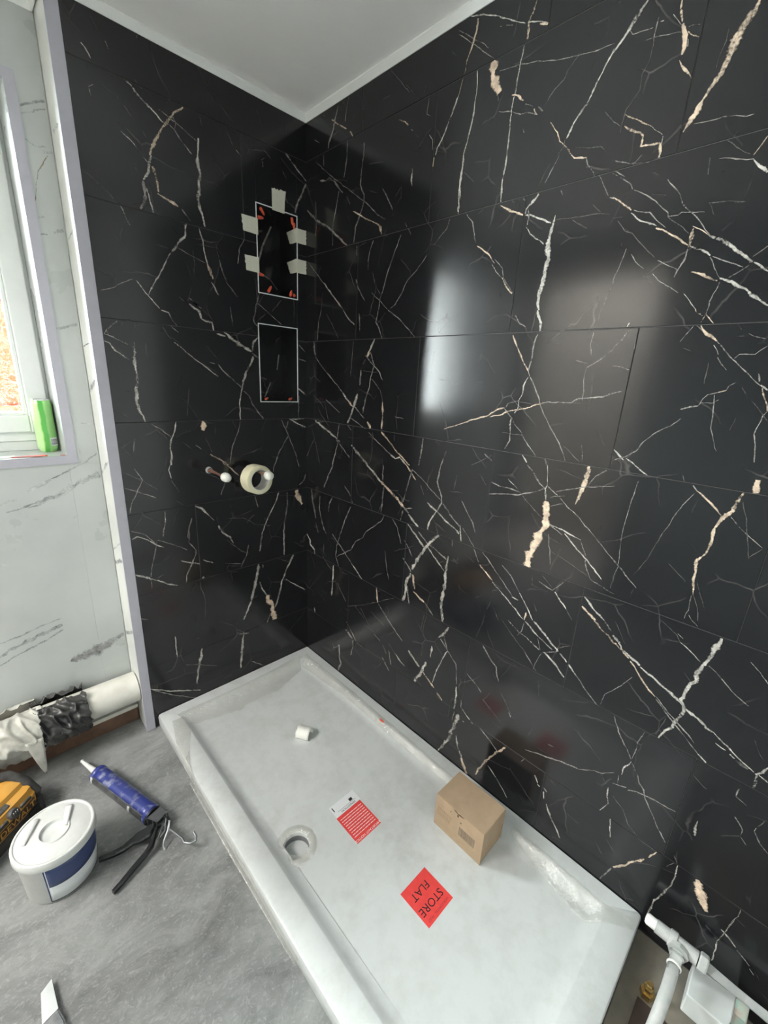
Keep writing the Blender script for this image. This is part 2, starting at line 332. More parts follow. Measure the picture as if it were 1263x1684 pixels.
VEINS_RIGHT = """
M -183 2177 5.5 -168 2150 5.6 -159 2120 5.6 -136 2093 5.7 -130 2069 5.8
G -149 2151 4 -178 2132 3.9 -227 2103 3.8
G -246 2091 6.4 -265 2069 6.3
F -97 2184 2.5 -111 2169 2.5
M -236 2182 3.3 -225 2151 3.3 -220 2124 3.3
M -234 2072 3.2 -233 2032 3.2
M -316 2042 3.5 -316 2009 3.5
F -424 2180 2.3 -453 2153 2.3 -502 2103 2.3
F -486 2126 1.1 -521 2095 1.1 -548 2070 1.1
M -577 2068 2.8 -572 2032 2.4 -588 2024 1.5
G -466 2053 3.2 -489 2042 3.2 -504 2029 3.5
M -517 2015 2.9 -524 2010 2.9
F -538 1995 1.6 -548 1988 1.6
M -586 1983 1.5 -600 1967 1.8 -602 1945 2.2
F -563 2100 1.9 -558 2083 1.9
W -678 2040 4 -669 2023 4 -647 1983 4.1 -635 1963 4.1 -618 1943 4.2 -614 1930 4.2
F -621 1936 1 -639 1928 1
M -52 2124 3.6 -81 2107 3.5
W -696 2185 3 -732 2172 2.9 -778 2151 2.7 -813 2129 2.6 -849 2109 2.6
M -783 2130 4.2 -788 2129 4.2
M -799 2126 2.4 -817 2119 2.4
G -872 2138 4.8 -867 2122 5 -858 2107 4.8 -860 2085 4.3 -860 2071 4.5
W -858 2107 3.2 -882 2099 3 -911 2085 2.9
G -886 2093 4.8 -912 2082 4.8
G -717 2172 5.4 -715 2150 5.6 -707 2126 4.2 -695 2100 3.8 -688 2069 3.8 -678 2040 3.9
M -661 2172 1.2 -685 2156 1.2 -713 2135 1.2 -740 2116 1.2 -756 2102 1.2
M -662 2164 1.1 -703 2133 1 -734 2107 1 -775 2075 1
O -773 2072 16.2 -776 2051 23.9 -780 2036 23 -787 2024 22.2 -800 2002 13
F -795 2002 2.5 -800 1985 2.5
W -853 2069 2.7 -849 2036 2.7 -846 2017 2.7 -843 1984 2.8 -838 1956 2.7 -840 1920 2.7 -840 1889 2.8 -840 1869 2.8
M -794 2045 1 -849 2037 0.9 -895 2026 0.8 -939 2011 0.8 -980 2003 0.8 -1021 1995 0.8 -1057 1993 0.9
G -835 1986 4.2 -852 1979 4 -868 1965 4.1
M -874 1957 2.4 -894 1946 2.4
G -898 1940 4.6 -906 1927 4.6
F -908 1941 3.6 -920 1929 3.6
M -804 1965 1.8 -837 1954 1.7 -864 1941 1.7 -880 1940 1.7 -909 1926 1.6
F -875 1910 4.7 -880 1901 4.7
W -1059 1984 3.5 -1048 1965 3.6 -1033 1933 3.6 -1020 1909 3.7 -1003 1891 3.8 -992 1871 3.9 -983 1856 3.9 -982 1845 3.6
F -982 1845 1.9 -970 1834 2
G -943 1902 2.5 -963 1877 2.6 -971 1859 2.6 -985 1847 2.4 -1005 1825 2.4
F -967 1986 1.9 -960 1971 2 -933 1952 2 -924 1938 2.1
F -1002 2033 1.7 -1000 2023 1.7
F -990 2004 1.3 -968 1984 1.3
W -729 2069 3.2 -733 2038 3.3 -731 1990 3.6 -722 1948 3.7 -709 1904 3.8
F -722 2071 2.1 -716 2052 2.1
F -1062 1883 1.1 -1084 1858 1
F -1011 1836 1.1 -1066 1823 1 -1077 1811 0.9
W -1108 2036 5.6 -1093 2021 6.3 -1080 2001 5.2 -1069 1989 4.7 -1058 1978 4.7
M -1084 2002 0.8 -1090 1993 0.8 -1103 1992 1 -1126 1989 1
W -1137 1993 1.9 -1143 1992 1.9
M -1133 2001 2.4 -1131 1988 2.3 -1132 1966 2.2
F -1132 1966 1.4 -1131 1940 1.5 -1122 1921 1.5 -1122 1897 1.6 -1103 1874 1.7 -1101 1859 1.5 -1100 1837 1.5
M -1113 1974 1.7 -1134 1973 1.5 -1163 1966 1.4 -1179 1961 1.3
M -1186 1965 1.4 -1199 1963 1.4 -1214 1959 1.4
G -1167 2010 4.6 -1167 1997 4 -1175 1977 3.7
O -1176 1974 4.8 -1184 1954 7.1 -1186 1938 7.5 -1185 1927 3.1
M -1157 1995 1.4 -1175 1972 1.4
G -1184 1963 1.9 -1194 1951 1.9 -1213 1939 1.9
M -1190 1947 4 -1192 1936 4
G -1183 1920 2.9 -1194 1904 3.5 -1209 1885 2
G -1286 1959 9.8 -1279 1945 10 -1270 1930 9.9 -1265 1909 10.7 -1256 1881 9.5 -1244 1858 7.7 -1231 1838 8.7 -1221 1816 6.3 -1214 1804 2
F -1251 1937 1.5 -1251 1921 1.6 -1247 1906 1.7 -1245 1887 1.6
M -1229 1812 1.3 -1252 1809 1.3 -1273 1808 1.3 -1291 1805 1.2 -1307 1799 1.2 -1317 1799 1.3
F -1299 1780 1.1 -1296 1773 1.1
G -1104 1865 2.3 -1121 1854 2.3 -1139 1841 2.3 -1153 1833 2.3
M -1153 1833 1.6 -1179 1811 1.6
G -1106 1846 3.4 -1125 1832 5.7 -1144 1820 5
G -1145 1820 4.8 -1144 1802 3.3 -1167 1799 4.1 -1179 1798 4.1
G -1178 1798 6.2 -1182 1778 6.2
M -1181 1795 3.2 -1181 1808 3.1
F -1081 1861 0.9 -1097 1848 0.8
G -1344 1761 2.1 -1337 1749 2.2 -1331 1738 2.2
G -1339 1782 2.8 -1336 1772 2.8
F -1287 1771 0.8 -1310 1752 0.8 -1326 1741 0.8
F -1209 1792 0.9 -1214 1777 0.9
M -233 2032 5.3 -228 2003 5.3 -219 1973 5.4
M -318 2009 4.9 -308 1976 4.9 -304 1934 4.5 -324 1900 4.1 -325 1883 5 -306 1849 5 -286 1818 5.2 -278 1775 5.2
M -106 2066 3.5 -106 2034 3.5
M -63 2056 2.4 -135 2004 2.3 -197 1965 2.2 -294 1903 2.1 -343 1872 2.2 -392 1833 2.1 -426 1816 1.9
M -85 1998 4.9 -118 1987 5.2 -139 1992 4.8 -170 1974 5.7 -194 1948 6 -214 1933 5.4
M -194 1942 4.2 -182 1906 4.2 -163 1844 4.3 -161 1784 4.3
F -237 1917 4 -254 1891 4
M -6 1923 7.4 -64 1881 6.8 -138 1845 6.5 -181 1815 6.7 -243 1773 6.6
G -271 1867 4.2 -334 1835 3.4 -393 1809 4 -408 1796 9.2 -413 1775 5.3
M -60 1939 4.4 -64 1885 4.5 -63 1854 4.7 -57 1832 4.7
M -409 1899 3.2 -439 1862 3.2 -456 1836 3.5 -460 1819 4
W -530 1920 2.4 -530 1894 6.2 -533 1877 2.3
G -609 1925 5.6 -604 1899 5.7
W -705 1827 5.6 -709 1774 5.7
M -378 1773 3.5 -363 1742 3.6 -356 1712 3.7 -355 1683 3.7
M -499 1761 3.2 -467 1703 3.3 -448 1665 3.4 -437 1631 3.4 -422 1600 3.5 -413 1560 3.6
M -512 1791 1.9 -528 1772 1.9 -540 1754 2
M -686 1774 1.8 -673 1746 1.7 -633 1715 1.7
M -608 1691 2.3 -591 1673 2.3 -564 1651 2.2 -536 1634 2.4 -518 1602 2.5 -489 1570 2.4 -470 1561 2.2
M -295 1763 3.1 -297 1734 3.1
M -296 1664 4.7 -307 1637 4.3 -344 1594 4
M -17 1749 2.7 -65 1711 2.7 -112 1669 2.7
W -112 1673 4.8 -165 1627 4.6 -230 1574 4.5
F -105 1637 3.9 -98 1581 3.9
F -379 1673 2.7 -393 1636 2.5 -418 1608 2.3
M -377 1615 2.1 -420 1586 2.1 -456 1560 2
W -710 1904 5.6 -709 1873 5.7 -707 1843 5.7 -709 1802 5.7
W -840 1869 4.2 -839 1842 4.3 -835 1816 4.3 -838 1774 4.2
G -839 1766 2.9 -861 1753 4.3 -904 1733 4.2
W -910 1732 4.3 -930 1727 4.1 -957 1713 4 -979 1703 4
W -943 1774 6.8 -928 1758 6.8 -912 1744 7 -908 1735 7.1
M -914 1746 2.3 -920 1730 2.5 -919 1710 2.7
W -907 1712 5.2 -916 1707 5.2
W -916 1707 3.3 -930 1690 3.1 -968 1662 3
W -987 1717 1.9 -983 1696 6.3 -980 1672 9.4 -980 1647 12.5 -986 1628 8.6 -981 1603 10.3 -980 1578 11.7 -974 1554 8.5 -975 1533 6.8 -980 1521 6.4
M -732 1773 2.3 -759 1745 2.5 -767 1724 2.8 -775 1696 2.9
G -780 1688 2.7 -803 1673 2.7 -819 1663 2.8 -840 1640 2.8
M -833 1638 2.4 -847 1620 2.3 -867 1604 2.2
G -867 1604 3.6 -885 1577 3.5 -901 1564 3.3
M -839 1649 1.4 -864 1626 1.5 -871 1603 1.5 -904 1564 1.4
F -823 1681 1.9 -814 1669 2
M -976 1833 1.6 -963 1811 1.7 -950 1787 1.7
F -955 1822 1.3 -942 1800 1.4 -933 1781 1.4
G -1003 1826 3.1 -1011 1818 3.2 -1038 1812 3.4
M -1038 1812 2.8 -1044 1798 2.5 -1061 1774 2.4
M -992 1773 2.1 -992 1763 1.9 -997 1753 1.7
F -862 1773 2.3 -876 1765 2.3
M -893 1773 4.2 -905 1763 4.1
M -1072 1772 1.6 -1085 1751 1.6 -1098 1730 1.6
W -1102 1726 2.7 -1111 1722 2.7
F -990 1708 1 -1027 1704 1 -1062 1702 0.9 -1088 1701 0.9 -1111 1693 0.8
F -1069 1720 1.2 -1087 1704 1.2
F -1028 1700 0.8 -1064 1677 0.8
F -1142 1565 1.4 -1134 1540 1.4 -1127 1511 1.4
F -716 1866 1.1 -750 1836 1
F -775 1761 1.5 -796 1773 1.2 -838 1772 1.1
M -1094 1793 1.1 -1115 1784 1.1 -1130 1776 1.2 -1139 1777 1.6 -1149 1787 1.6
G -1181 1778 5.2 -1182 1773 5.2
M -1133 1775 1.3 -1166 1772 1.3 -1184 1774 1.4
M -1282 1746 2.4 -1307 1739 2.4 -1323 1734 2.4 -1333 1732 2.5
W -1333 1731 2.7 -1344 1720 5.4 -1357 1707 4.8
F -1267 1751 1.1 -1270 1725 1.1
M -1102 1772 2.5 -1124 1757 2.5
M -1099 1769 1.1 -1124 1752 1.1 -1140 1740 1.1 -1144 1731 1.2
M -1205 1733 1.3 -1216 1721 1.3 -1231 1703 1.3 -1240 1685 1.3 -1258 1668 1.3
M -1258 1668 1.9 -1272 1654 1.9 -1286 1637 1.9 -1296 1625 1.9
F -1175 1752 1.4 -1188 1744 1.4
G -1108 1725 3.4 -1133 1708 3.3 -1149 1694 3.3
W -1150 1689 2.4 -1172 1671 2.4 -1202 1657 2.4
G -1202 1653 3.7 -1221 1644 3.6 -1249 1625 3.5 -1266 1613 3.4
W -1268 1612 4 -1288 1603 3.8 -1304 1591 3.6
M -1308 1589 1.7 -1333 1577 1.7 -1358 1565 1.7
M -1147 1729 1.1 -1172 1714 1.1 -1197 1695 1 -1218 1676 1
M -1218 1676 1.6 -1219 1669 1.5 -1236 1668 1.8 -1241 1672 1.7 -1279 1665 1.5
M -1154 1693 1.9 -1164 1689 2 -1185 1682 1.8 -1198 1669 1.8 -1219 1651 1.7
G -1267 1641 4.6 -1266 1621 4.6 -1266 1610 4.7
M -1265 1608 2.6 -1264 1588 2.7 -1257 1573 2.9 -1253 1561 2.8
F -1219 1669 1 -1242 1651 1 -1261 1634 1
G -1265 1645 1.7 -1283 1634 1.7 -1296 1624 1.6
W -1296 1624 5.5 -1319 1612 5.2 -1341 1595 5 -1362 1579 4.9 -1368 1573 4.9
W -1365 1573 10 -1370 1572 10
W -1372 1571 3.7 -1395 1554 3.7
M -1385 1594 1.3 -1368 1580 1.3
M -1366 1567 1.8 -1341 1550 1.8
G -1280 1567 3.7 -1300 1559 3.7 -1325 1547 3.6
W -1328 1551 4.6 -1348 1542 4.5 -1370 1529 4.2 -1381 1518 4.2 -1401 1505 4.2 -1408 1499 4.1
M -1304 1589 1.3 -1316 1569 1.3 -1328 1551 1.3
M -1329 1544 1.7 -1324 1525 1.7 -1321 1498 1.7
M -1217 1595 0.9 -1234 1585 0.9 -1257 1573 0.9
F -1127 1679 1 -1145 1658 0.9 -1160 1651 0.9 -1183 1627 0.9 -1211 1600 0.9
F -1144 1662 1.5 -1153 1655 1.5
M -1213 1572 1.1 -1226 1558 1.1 -1244 1548 1.1 -1266 1532 1.1
W -1276 1530 1.4 -1288 1516 1.4 -1303 1499 1.4
M -1166 1613 1.2 -1176 1598 1.2 -1195 1583 1.1
F -1142 1636 2.2 -1146 1626 2.2
M -1154 1625 1.6 -1148 1597 1.6 -1142 1577 1.6 -1140 1563 1.6
F -1116 1686 1.1 -1135 1685 1.1
F -1281 1680 1.5 -1287 1672 1.6 -1294 1658 1.6
F -1282 1679 0.8 -1304 1676 0.8 -1337 1669 0.8
F -1183 1713 1 -1207 1707 1
M -98 1581 4.6 -82 1540 4.7 -73 1476 4.8
W -230 1572 4.3 -259 1543 4 -293 1521 3.7
M -318 1555 5.1 -324 1500 5.2
F -129 1567 3.5 -167 1527 3.6 -205 1479 3.7
M -413 1560 4.8 -404 1523 4.7 -423 1500 4.1 -437 1473 4.3
F -446 1549 2.5 -413 1521 2.5
M -459 1557 2.7 -514 1526 2.8 -581 1474 2.8
M -50 1472 8.1 -60 1420 8.2
M -60 1416 3.8 -116 1371 3.6 -202 1315 3.5 -240 1285 3.5
W -237 1287 8.5 -263 1265 8.4
G -263 1265 6.8 -300 1241 6.7
M -306 1243 5 -363 1207 4.9
W -401 1472 8 -376 1431 8.2
G -376 1435 12.2 -367 1416 12.2
F -358 1407 4.6 -346 1391 4.7
M -357 1420 3.9 -404 1386 3.8 -429 1368 4.1 -449 1341 4.3
M -382 1431 4.6 -403 1392 4.6
M -406 1392 4.8 -390 1351 4.9 -383 1310 4.9 -366 1276 5 -355 1223 5.2
M -337 1371 6.6 -333 1320 6.7
W -321 1290 11.6 -303 1241 11.8
W -303 1241 7.6 -267 1172 7.8
F -394 1343 3 -439 1309 3.3 -454 1269 3.5
G -454 1269 7.3 -458 1220 7.3 -454 1171 7.3
G -380 1195 10.5 -404 1172 10.4
M -514 1227 2.5 -557 1223 2.4
G -781 1229 2.2 -727 1209 2.2
F -47 1270 3.1 -102 1240 3.2 -118 1222 3.6
F -126 1241 4 -152 1175 4
M -134 1256 3.5 -182 1232 3.4 -221 1214 3.3
W -60 1170 8.5 -152 1134 8.3 -208 1112 8.1
W -205 1110 13 -224 1102 12.9
F -69 1164 4 -123 1169 3.9
M -224 1095 3.9 -286 1051 3.8
M -218 1170 4.4 -208 1112 4.5
M -213 1098 5.7 -195 1046 5.8 -180 1003 5.9
F -34 1140 5.2 -56 1097 5 3 1005 4.6
F -56 1097 4.4 -96 988 4.4
M -267 1175 4.9 -293 1155 4.9
M -287 1199 2.6 -372 1170 2.5
M -389 1159 3.8 -433 1134 3.6 -497 1102 3.5
W -497 1102 7 -531 1086 6.9
W -531 1086 5 -551 1094 5.5 -584 1073 6
G -455 1169 5.3 -501 1137 5.2 -544 1105 5.1
G -544 1107 5 -598 1075 4.9
F -518 1173 3.5 -521 1144 3.5
M -648 1171 4.6 -646 1137 4.6 -638 1082 4.6
F -744 1144 3.5 -735 1120 3.6
M -735 1120 5.4 -728 1098 5.5
M -295 1100 9.7 -343 1070 9.5 -393 1040 9.3
F -468 1076 3.1 -471 1053 3.1
F -292 1473 3.4 -285 1407 3.4 -281 1348 3.5
W -977 1521 7.3 -981 1507 6.9 -991 1493 7.2 -991 1474 7.7
M -908 1517 4.6 -911 1507 4.6
M -919 1513 3.5 -934 1493 3.4 -951 1485 3.2
M -988 1473 3.3 -980 1446 3.3 -980 1415 3.3 -976 1382 3.4
G -917 1474 3.8 -929 1448 3.8 -947 1421 3.7 -965 1395 3.7 -976 1380 3.6
W -976 1380 4.4 -981 1369 4.4
M -983 1367 3.1 -997 1346 3.1 -1016 1317 3.1 -1020 1304 3.2
W -978 1367 3.4 -968 1344 3.5 -968 1326 3.5 -960 1307 3.5
W -961 1306 2.8 -962 1289 2.8 -953 1276 2.8
G -781 1229 3.6 -822 1245 3.5 -873 1262 3.4 -901 1281 3.4 -922 1287 3.3
M -926 1289 3.2 -931 1299 3 -959 1307 2.8
F -962 1306 1.8 -1000 1302 1.8
G -881 1259 3.3 -910 1267 3.3 -935 1279 3.3 -962 1286 3.2 -982 1290 3.1 -1007 1301 3.1 -1023 1304 3
M -1023 1306 3 -1038 1310 2.9 -1078 1312 2.8 -1096 1312 2.8
M -1096 1312 3.6 -1111 1322 3.4 -1147 1328 3.3 -1162 1330 3.3 -1187 1340 3.3
F -1096 1312 1.4 -1125 1312 1.4
M -1020 1302 2.2 -1034 1280 2.1 -1055 1252 2.1 -1079 1222 2.1 -1096 1197 2.1 -1107 1174 2.1
W -946 1262 4.3 -944 1243 4.4
M -944 1256 3.2 -950 1224 3.2 -950 1204 3.2 -939 1180 3.3 -939 1171 3.3
M -922 1286 2.3 -948 1262 2.3 -961 1245 2.3 -982 1228 2.3
M -982 1225 3 -1004 1199 3 -1032 1173 2.9
F -925 1223 2 -954 1221 1.9 -983 1222 1.9
F -1093 1211 1.8 -1113 1199 1.7 -1141 1177 1.7
W -993 1171 4.8 -1008 1154 4.7
M -1056 1172 6.4 -1062 1156 6.4
M -879 1157 5.2 -904 1142 5.2
F -901 1157 3.5 -891 1149 3.6
F -885 1146 1.8 -839 1117 1.8
M -1120 1473 1.7 -1117 1438 1.6 -1123 1418 1.6
M -1169 1431 1.9 -1151 1415 2 -1130 1399 2
M -1130 1399 1.7 -1118 1391 1.8 -1115 1370 1.7 -1121 1340 1.7 -1122 1318 1.7
F -1090 1407 1.3 -1119 1401 1.3
M -1139 1218 1.7 -1149 1172 1.7
F -830 1425 1.6 -826 1383 1.6
F -834 1421 1.3 -861 1397 1.3 -882 1372 1.3
F -1126 1511 1.4 -1124 1486 1.4
F -1210 1214 1.3 -1212 1183 1.3
W -1186 1475 3.8 -1189 1482 3.7
M -1195 1473 2.1 -1180 1450 2.2 -1166 1431 2.2
M -1208 1444 1.9 -1209 1430 1.9
M -1173 1396 1.5 -1191 1394 1.4 -1208 1388 1.4
M -1185 1339 2.7 -1210 1346 2.6
G -1301 1499 2.5 -1316 1488 2.5
G -1321 1498 2.1 -1316 1477 2.3 -1308 1472 2.4
G -1320 1491 2.4 -1336 1474 2.4
M -1306 1472 1.2 -1297 1458 1.2 -1289 1443 1.2
G -1317 1471 4.3 -1329 1457 4.3 -1349 1442 4.4
M -1310 1472 1.8 -1334 1450 1.8
M -1349 1442 1.8 -1369 1421 1.7 -1395 1397 1.7 -1419 1375 1.7 -1430 1366 1.7
W -1430 1367 3.2 -1443 1358 3.1
W -1345 1436 3.5 -1352 1427 3.5
M -1352 1427 1.4 -1356 1419 1.4
M -1356 1414 1.1 -1364 1402 1.1 -1375 1391 1.1
M -1382 1412 1.6 -1388 1419 1.6 -1410 1419 1.5 -1416 1425 1.5 -1424 1433 1.5
M -1393 1454 1.7 -1401 1449 1.8 -1418 1445 1.9
F -1374 1470 1.3 -1381 1461 1.3
F -1377 1450 1 -1394 1450 1
M -1423 1386 3.3 -1427 1373 3.3
G -1433 1365 2.9 -1440 1348 2.9 -1448 1332 2.9 -1450 1323 3
M -1451 1323 1.6 -1446 1314 1.5 -1442 1281 1.4 -1449 1261 1.4 -1454 1230 1.4
F -1405 1362 1 -1416 1345 1
F -1424 1339 0.9 -1441 1322 0.9 -1456 1304 0.8
M -1394 1370 1.4 -1386 1364 1.4
M -1385 1363 1.7 -1383 1355 1.7
G -1383 1355 3.2 -1372 1351 3.3
M -1372 1351 1.9 -1356 1346 1.9 -1350 1338 1.8 -1348 1331 1.7
M -1350 1330 1.6 -1367 1331 1.6 -1376 1338 1.6
W -1318 1315 3.5 -1330 1319 3.4 -1345 1324 3.4 -1349 1331 3.2
M -1367 1346 1.1 -1371 1321 1.2 -1375 1284 1.2 -1384 1264 1.1 -1394 1242 1.1
M -1322 1297 1.9 -1308 1281 2 -1292 1271 2 -1281 1261 2 -1266 1244 2 -1256 1223 2.1 -1237 1206 2.2 -1214 1194 2.2
W -1211 1218 4.1 -1235 1198 4.1
W -1239 1203 3.1 -1260 1191 3
F -1344 1404 1 -1346 1366 1
F -1297 1431 1 -1312 1425 1
F -1409 1306 1 -1405 1283 1
W -386 1038 7.9 -421 1022 8.1 -462 993 8.2
G -462 993 9.9 -514 968 9.8 -564 940 9.9 -586 925 9.9
M -586 925 8.8 -608 911 8.8
W -608 906 8.8 -662 871 8.6
M -184 1003 6.7 -156 957 7 -127 899 7.3
M -473 1054 5 -474 1000 5
M -482 975 6.1 -479 933 6.2 -473 876 6.3
F -480 919 2.8 -460 875 2.8
M -34 871 9.5 -48 805 9.6 -67 747 9.7
F -67 724 7.8 -86 684 7.8
M -97 855 5.2 -94 794 5.5 -117 733 5.6 -144 695 5.5
M -183 869 4.1 -163 833 4.5 -159 799 4.9
M -261 933 4.3 -300 901 4.5 -313 869 4.6
M -302 857 3.8 -270 797 4 -244 731 4.2 -218 662 4.5 -213 616 5.3 -232 583 5.4 -250 561 5.4
M -490 871 3.3 -478 846 2.9 -394 778 3 -381 751 3.1 -338 722 3.2 -310 676 3.1 -219 615 3.2
M -187 708 4.9 -271 652 4.8 -328 612 4.7
W -328 612 6.3 -391 570 6.2
M -534 871 3.7 -561 844 3.8 -576 806 3.8 -583 790 3.8
W -609 871 6.8 -643 845 6.7 -690 811 6.6
W -706 816 5.5 -729 797 5.4 -780 758 5.3
M -658 858 5.4 -699 831 5.2 -753 814 5 -785 799 5
W -747 870 9.6 -719 844 10 -693 807 10.6 -663 756 11.2 -644 712 11.7
M -613 1064 5.1 -602 1030 5.2 -592 990 5.3 -579 943 5.4
M -582 913 4.4 -573 875 4.4
G -584 1073 5.2 -630 1032 5.2
M -613 1062 2.9 -656 1041 2.9 -706 1007 2.8 -749 984 2.8
M -749 980 3.9 -777 955 3.8 -820 922 3.7
M -728 1098 4.7 -720 1042 5 -742 1002 5 -744 979 4.6 -728 948 4.4
W -728 948 5.1 -706 915 5.4 -698 892 5.9 -698 870 6.2
W -687 967 5.8 -712 954 5.7 -728 948 5.6
W -728 948 4.8 -770 925 4.7 -811 908 4.5
W -813 908 8.6 -823 899 8.6
W 10 661 7.9 -24 630 8.2 -24 612 8.1 -58 593 8 -61 573 7.9
W -199 568 7.6 -196 499 7.6 -189 419 7.6
F -119 583 5.4 -182 541 5.3
F -127 644 5.4 -128 598 5.4
M -597 740 6.2 -632 712 6.2 -639 701 6.3
W -640 696 10.8 -620 650 12 -621 601 12.1 -605 572 10.7
G -648 695 9.6 -662 643 9.7
G -657 631 7.1 -711 611 7
M -714 612 4.9 -753 580 4.9
M -627 643 6.2 -642 571 6.2
W -791 814 3.7 -786 752 11.6 -790 722 10.6 -784 661 11.6 -782 628 10.6 -798 583 8.8
G -470 570 8.7 -481 510 8.7
M -485 506 4.5 -540 467 4.5
F -297 411 2.6 -412 471 2.5 -514 535 2.3 -571 570 2.3
F -258 558 5 -291 559 5
M -506 736 2.7 -517 680 2.7 -534 631 2.8
M -597 808 3.6 -619 788 3.7 -639 760 3.7
F -227 494 5.6 -288 431 5.5
M -720 834 3.2 -725 809 3.2
F -800 804 2.2 -835 802 2.2
M -799 871 2.4 -801 851 2.4
W -59 299 7.5 -64 275 7.5
F -344 438 4.1 -408 404 4.1
F -653 1020 3.2 -669 990 3.2
F -520 972 2.6 -555 978 2.6
W -598 924 3.4 -623 931 3.4
F -792 1079 2.2 -786 1032 2.2
M -1012 1148 3 -1028 1134 3 -1053 1107 3 -1068 1097 3
M -1065 1157 2.6 -1073 1107 2.6
W -1069 1094 5.7 -1072 1104 5.7
M -1072 1106 3.3 -1103 1087 3.2
M -906 1083 2.9 -939 1076 2.8 -966 1076 2.8 -999 1073 2.7
M -904 1045 3.6 -968 1060 3.4 -997 1064 3.3 -1021 1073 3.3 -1050 1086 3.2 -1065 1096 3.1
M -962 1101 2.2 -995 1078 2.1
M -999 1073 2.2 -1028 1051 2.1 -1052 1033 2.1 -1076 1016 2.1
W -1071 1094 5.2 -1076 1066 5.2
O -1079 1065 9.7 -1082 1031 18 -1086 1005 16 -1076 975 18.6 -1062 932 19.7 -1056 901 18.6 -1053 873 16.4
M -1098 1095 1.5 -1130 1108 1.5 -1158 1119 1.5 -1228 1137 1.4
M -1085 1076 1.6 -1097 1082 1.6 -1121 1089 1.5
W -1110 1082 2.6 -1123 1071 2.5 -1156 1050 2.5
M -1156 1050 1.9 -1194 1020 1.8 -1225 994 1.8 -1262 963 1.8
M -1091 1055 1.6 -1119 1068 1.5
G -1164 1171 14 -1164 1141 12.7 -1161 1117 10 -1154 1091 7.2 -1150 1074 2.3
M -1210 1174 2.2 -1183 1151 2.3 -1171 1125 2.3
W -1095 1008 3.4 -1127 1003 3.3 -1150 997 3.3 -1179 990 3.2
M -1180 987 1.8 -1198 953 1.8
W -1138 994 3.3 -1164 972 3.3 -1196 949 3.2 -1223 927 3.2 -1244 908 3.2
M -1098 1005 1.7 -1133 989 1.7
M -1199 947 2.1 -1206 920 2.1 -1220 899 2.2
M -1220 899 2 -1248 890 2 -1278 883 1.9
M -1097 981 2 -1109 937 2 -1116 901 2
M -819 1005 3.6 -840 979 3.6 -866 947 3.6 -879 920 3.6
W -822 927 5.6 -833 878 5.6
M -834 922 2.8 -885 870 2.8
M -881 869 3.2 -904 833 3.2
G -909 826 4.6 -938 805 4.5 -957 792 4.5
W -957 788 4 -989 769 4 -1029 743 3.9 -1068 715 3.9
M -907 873 2.7 -945 843 2.7 -978 812 2.6 -1024 772 2.6
M -981 850 2.5 -1012 829 2.5 -1044 792 2.5
W -1045 789 2.9 -1068 764 2.9 -1096 725 2.8
W -1025 768 3.3 -1045 765 3.3
M -1094 844 3 -1134 833 3
W -1141 832 4.4 -1161 812 4.4 -1177 797 4.4
M -1134 833 2.4 -1158 866 2.4
W -1208 853 4.8 -1229 838 4.8 -1246 822 4.8 -1270 808 4.7
G -1207 825 7.8 -1227 813 7.7 -1251 799 7.6
F -1073 853 2.1 -1078 825 2.1
F -1090 777 2.3 -1102 756 2.3
G -1074 739 6.3 -1072 714 6.3
F -973 709 2.3 -995 677 2.3
F -960 724 1.9 -953 696 1.9
F -948 677 1.6 -944 653 1.6
F -1112 938 1.4 -1164 922 1.4 -1210 905 1.3
F -1102 863 1.9 -1133 840 1.9
F -1177 797 2.2 -1197 773 2.1
F -957 786 2.1 -991 780 2.1
F -1269 928 1.3 -1267 894 1.3
F -872 1095 2 -896 1070 2
W -1259 1191 3 -1274 1181 3 -1288 1173 3
M -1351 1185 1.1 -1356 1174 1.1
M -1367 1173 2.6 -1382 1158 2.6
G -1382 1159 3.1 -1405 1141 3.1 -1430 1120 3
G -1453 1171 6.7 -1449 1152 5.9 -1443 1131 7 -1433 1115 7.1 -1426 1093 5.6 -1426 1072 4.4 -1426 1048 6 -1424 1036 4.3 -1413 1016 5.5 -1415 998 5.8 -1417 976 4.6 -1423 941 2.5
M -1445 1121 1.7 -1467 1100 1.7 -1487 1086 1.7 -1503 1075 1.7
F -1504 1073 1 -1490 1051 1
F -1456 1154 1.1 -1469 1120 1.1 -1483 1072 1.1 -1490 1048 1.1
O -1467 1199 8.7 -1470 1174 11.5
F -1472 1208 2 -1477 1217 2
M -1378 1153 1.4 -1367 1132 1.4 -1356 1103 1.4 -1346 1067 1.4 -1335 1030 1.4
F -1335 1030 1.2 -1325 985 1.2 -1308 946 1.2
M -1274 1158 1.5 -1269 1112 1.5 -1265 1043 1.5 -1268 1002 1.5 -1273 951 1.6
M -1273 951 1.5 -1268 921 1.6
M -1259 967 2.4 -1279 949 2.4 -1319 916 2.3
F -1422 975 1.1 -1435 946 1.1 -1448 921 1.1
F -1424 941 1.6 -1438 913 1.5 -1443 890 1.5
M -1421 940 1.3 -1422 905 1.3 -1420 884 1.3
W -1426 895 1.9 -1433 886 1.9
F -1367 994 1.3 -1404 965 1.3
F -1315 911 1.2 -1312 891 1.2
M -500 495 4.5 -540 465 4.5 -623 410 4.3
W -656 388 8.6 -683 368 8.5 -715 349 8.4
G -728 340 7 -789 304 6.8
G -804 293 8.2 -832 271 8.1
M -293 296 9.1 -344 270 9.5 -342 225 7.4 -331 188 6.9
M -249 195 11 -255 133 11.5 -265 106 9.6 -244 57 8.1
M -295 337 5.7 -368 270 5.6
F -368 267 3.5 -575 273 3.3
W -590 338 5.3 -624 318 5.2 -644 313 4.9
F -554 363 3.9 -590 338 3.9
M -522 283 6.7 -564 243 6.6
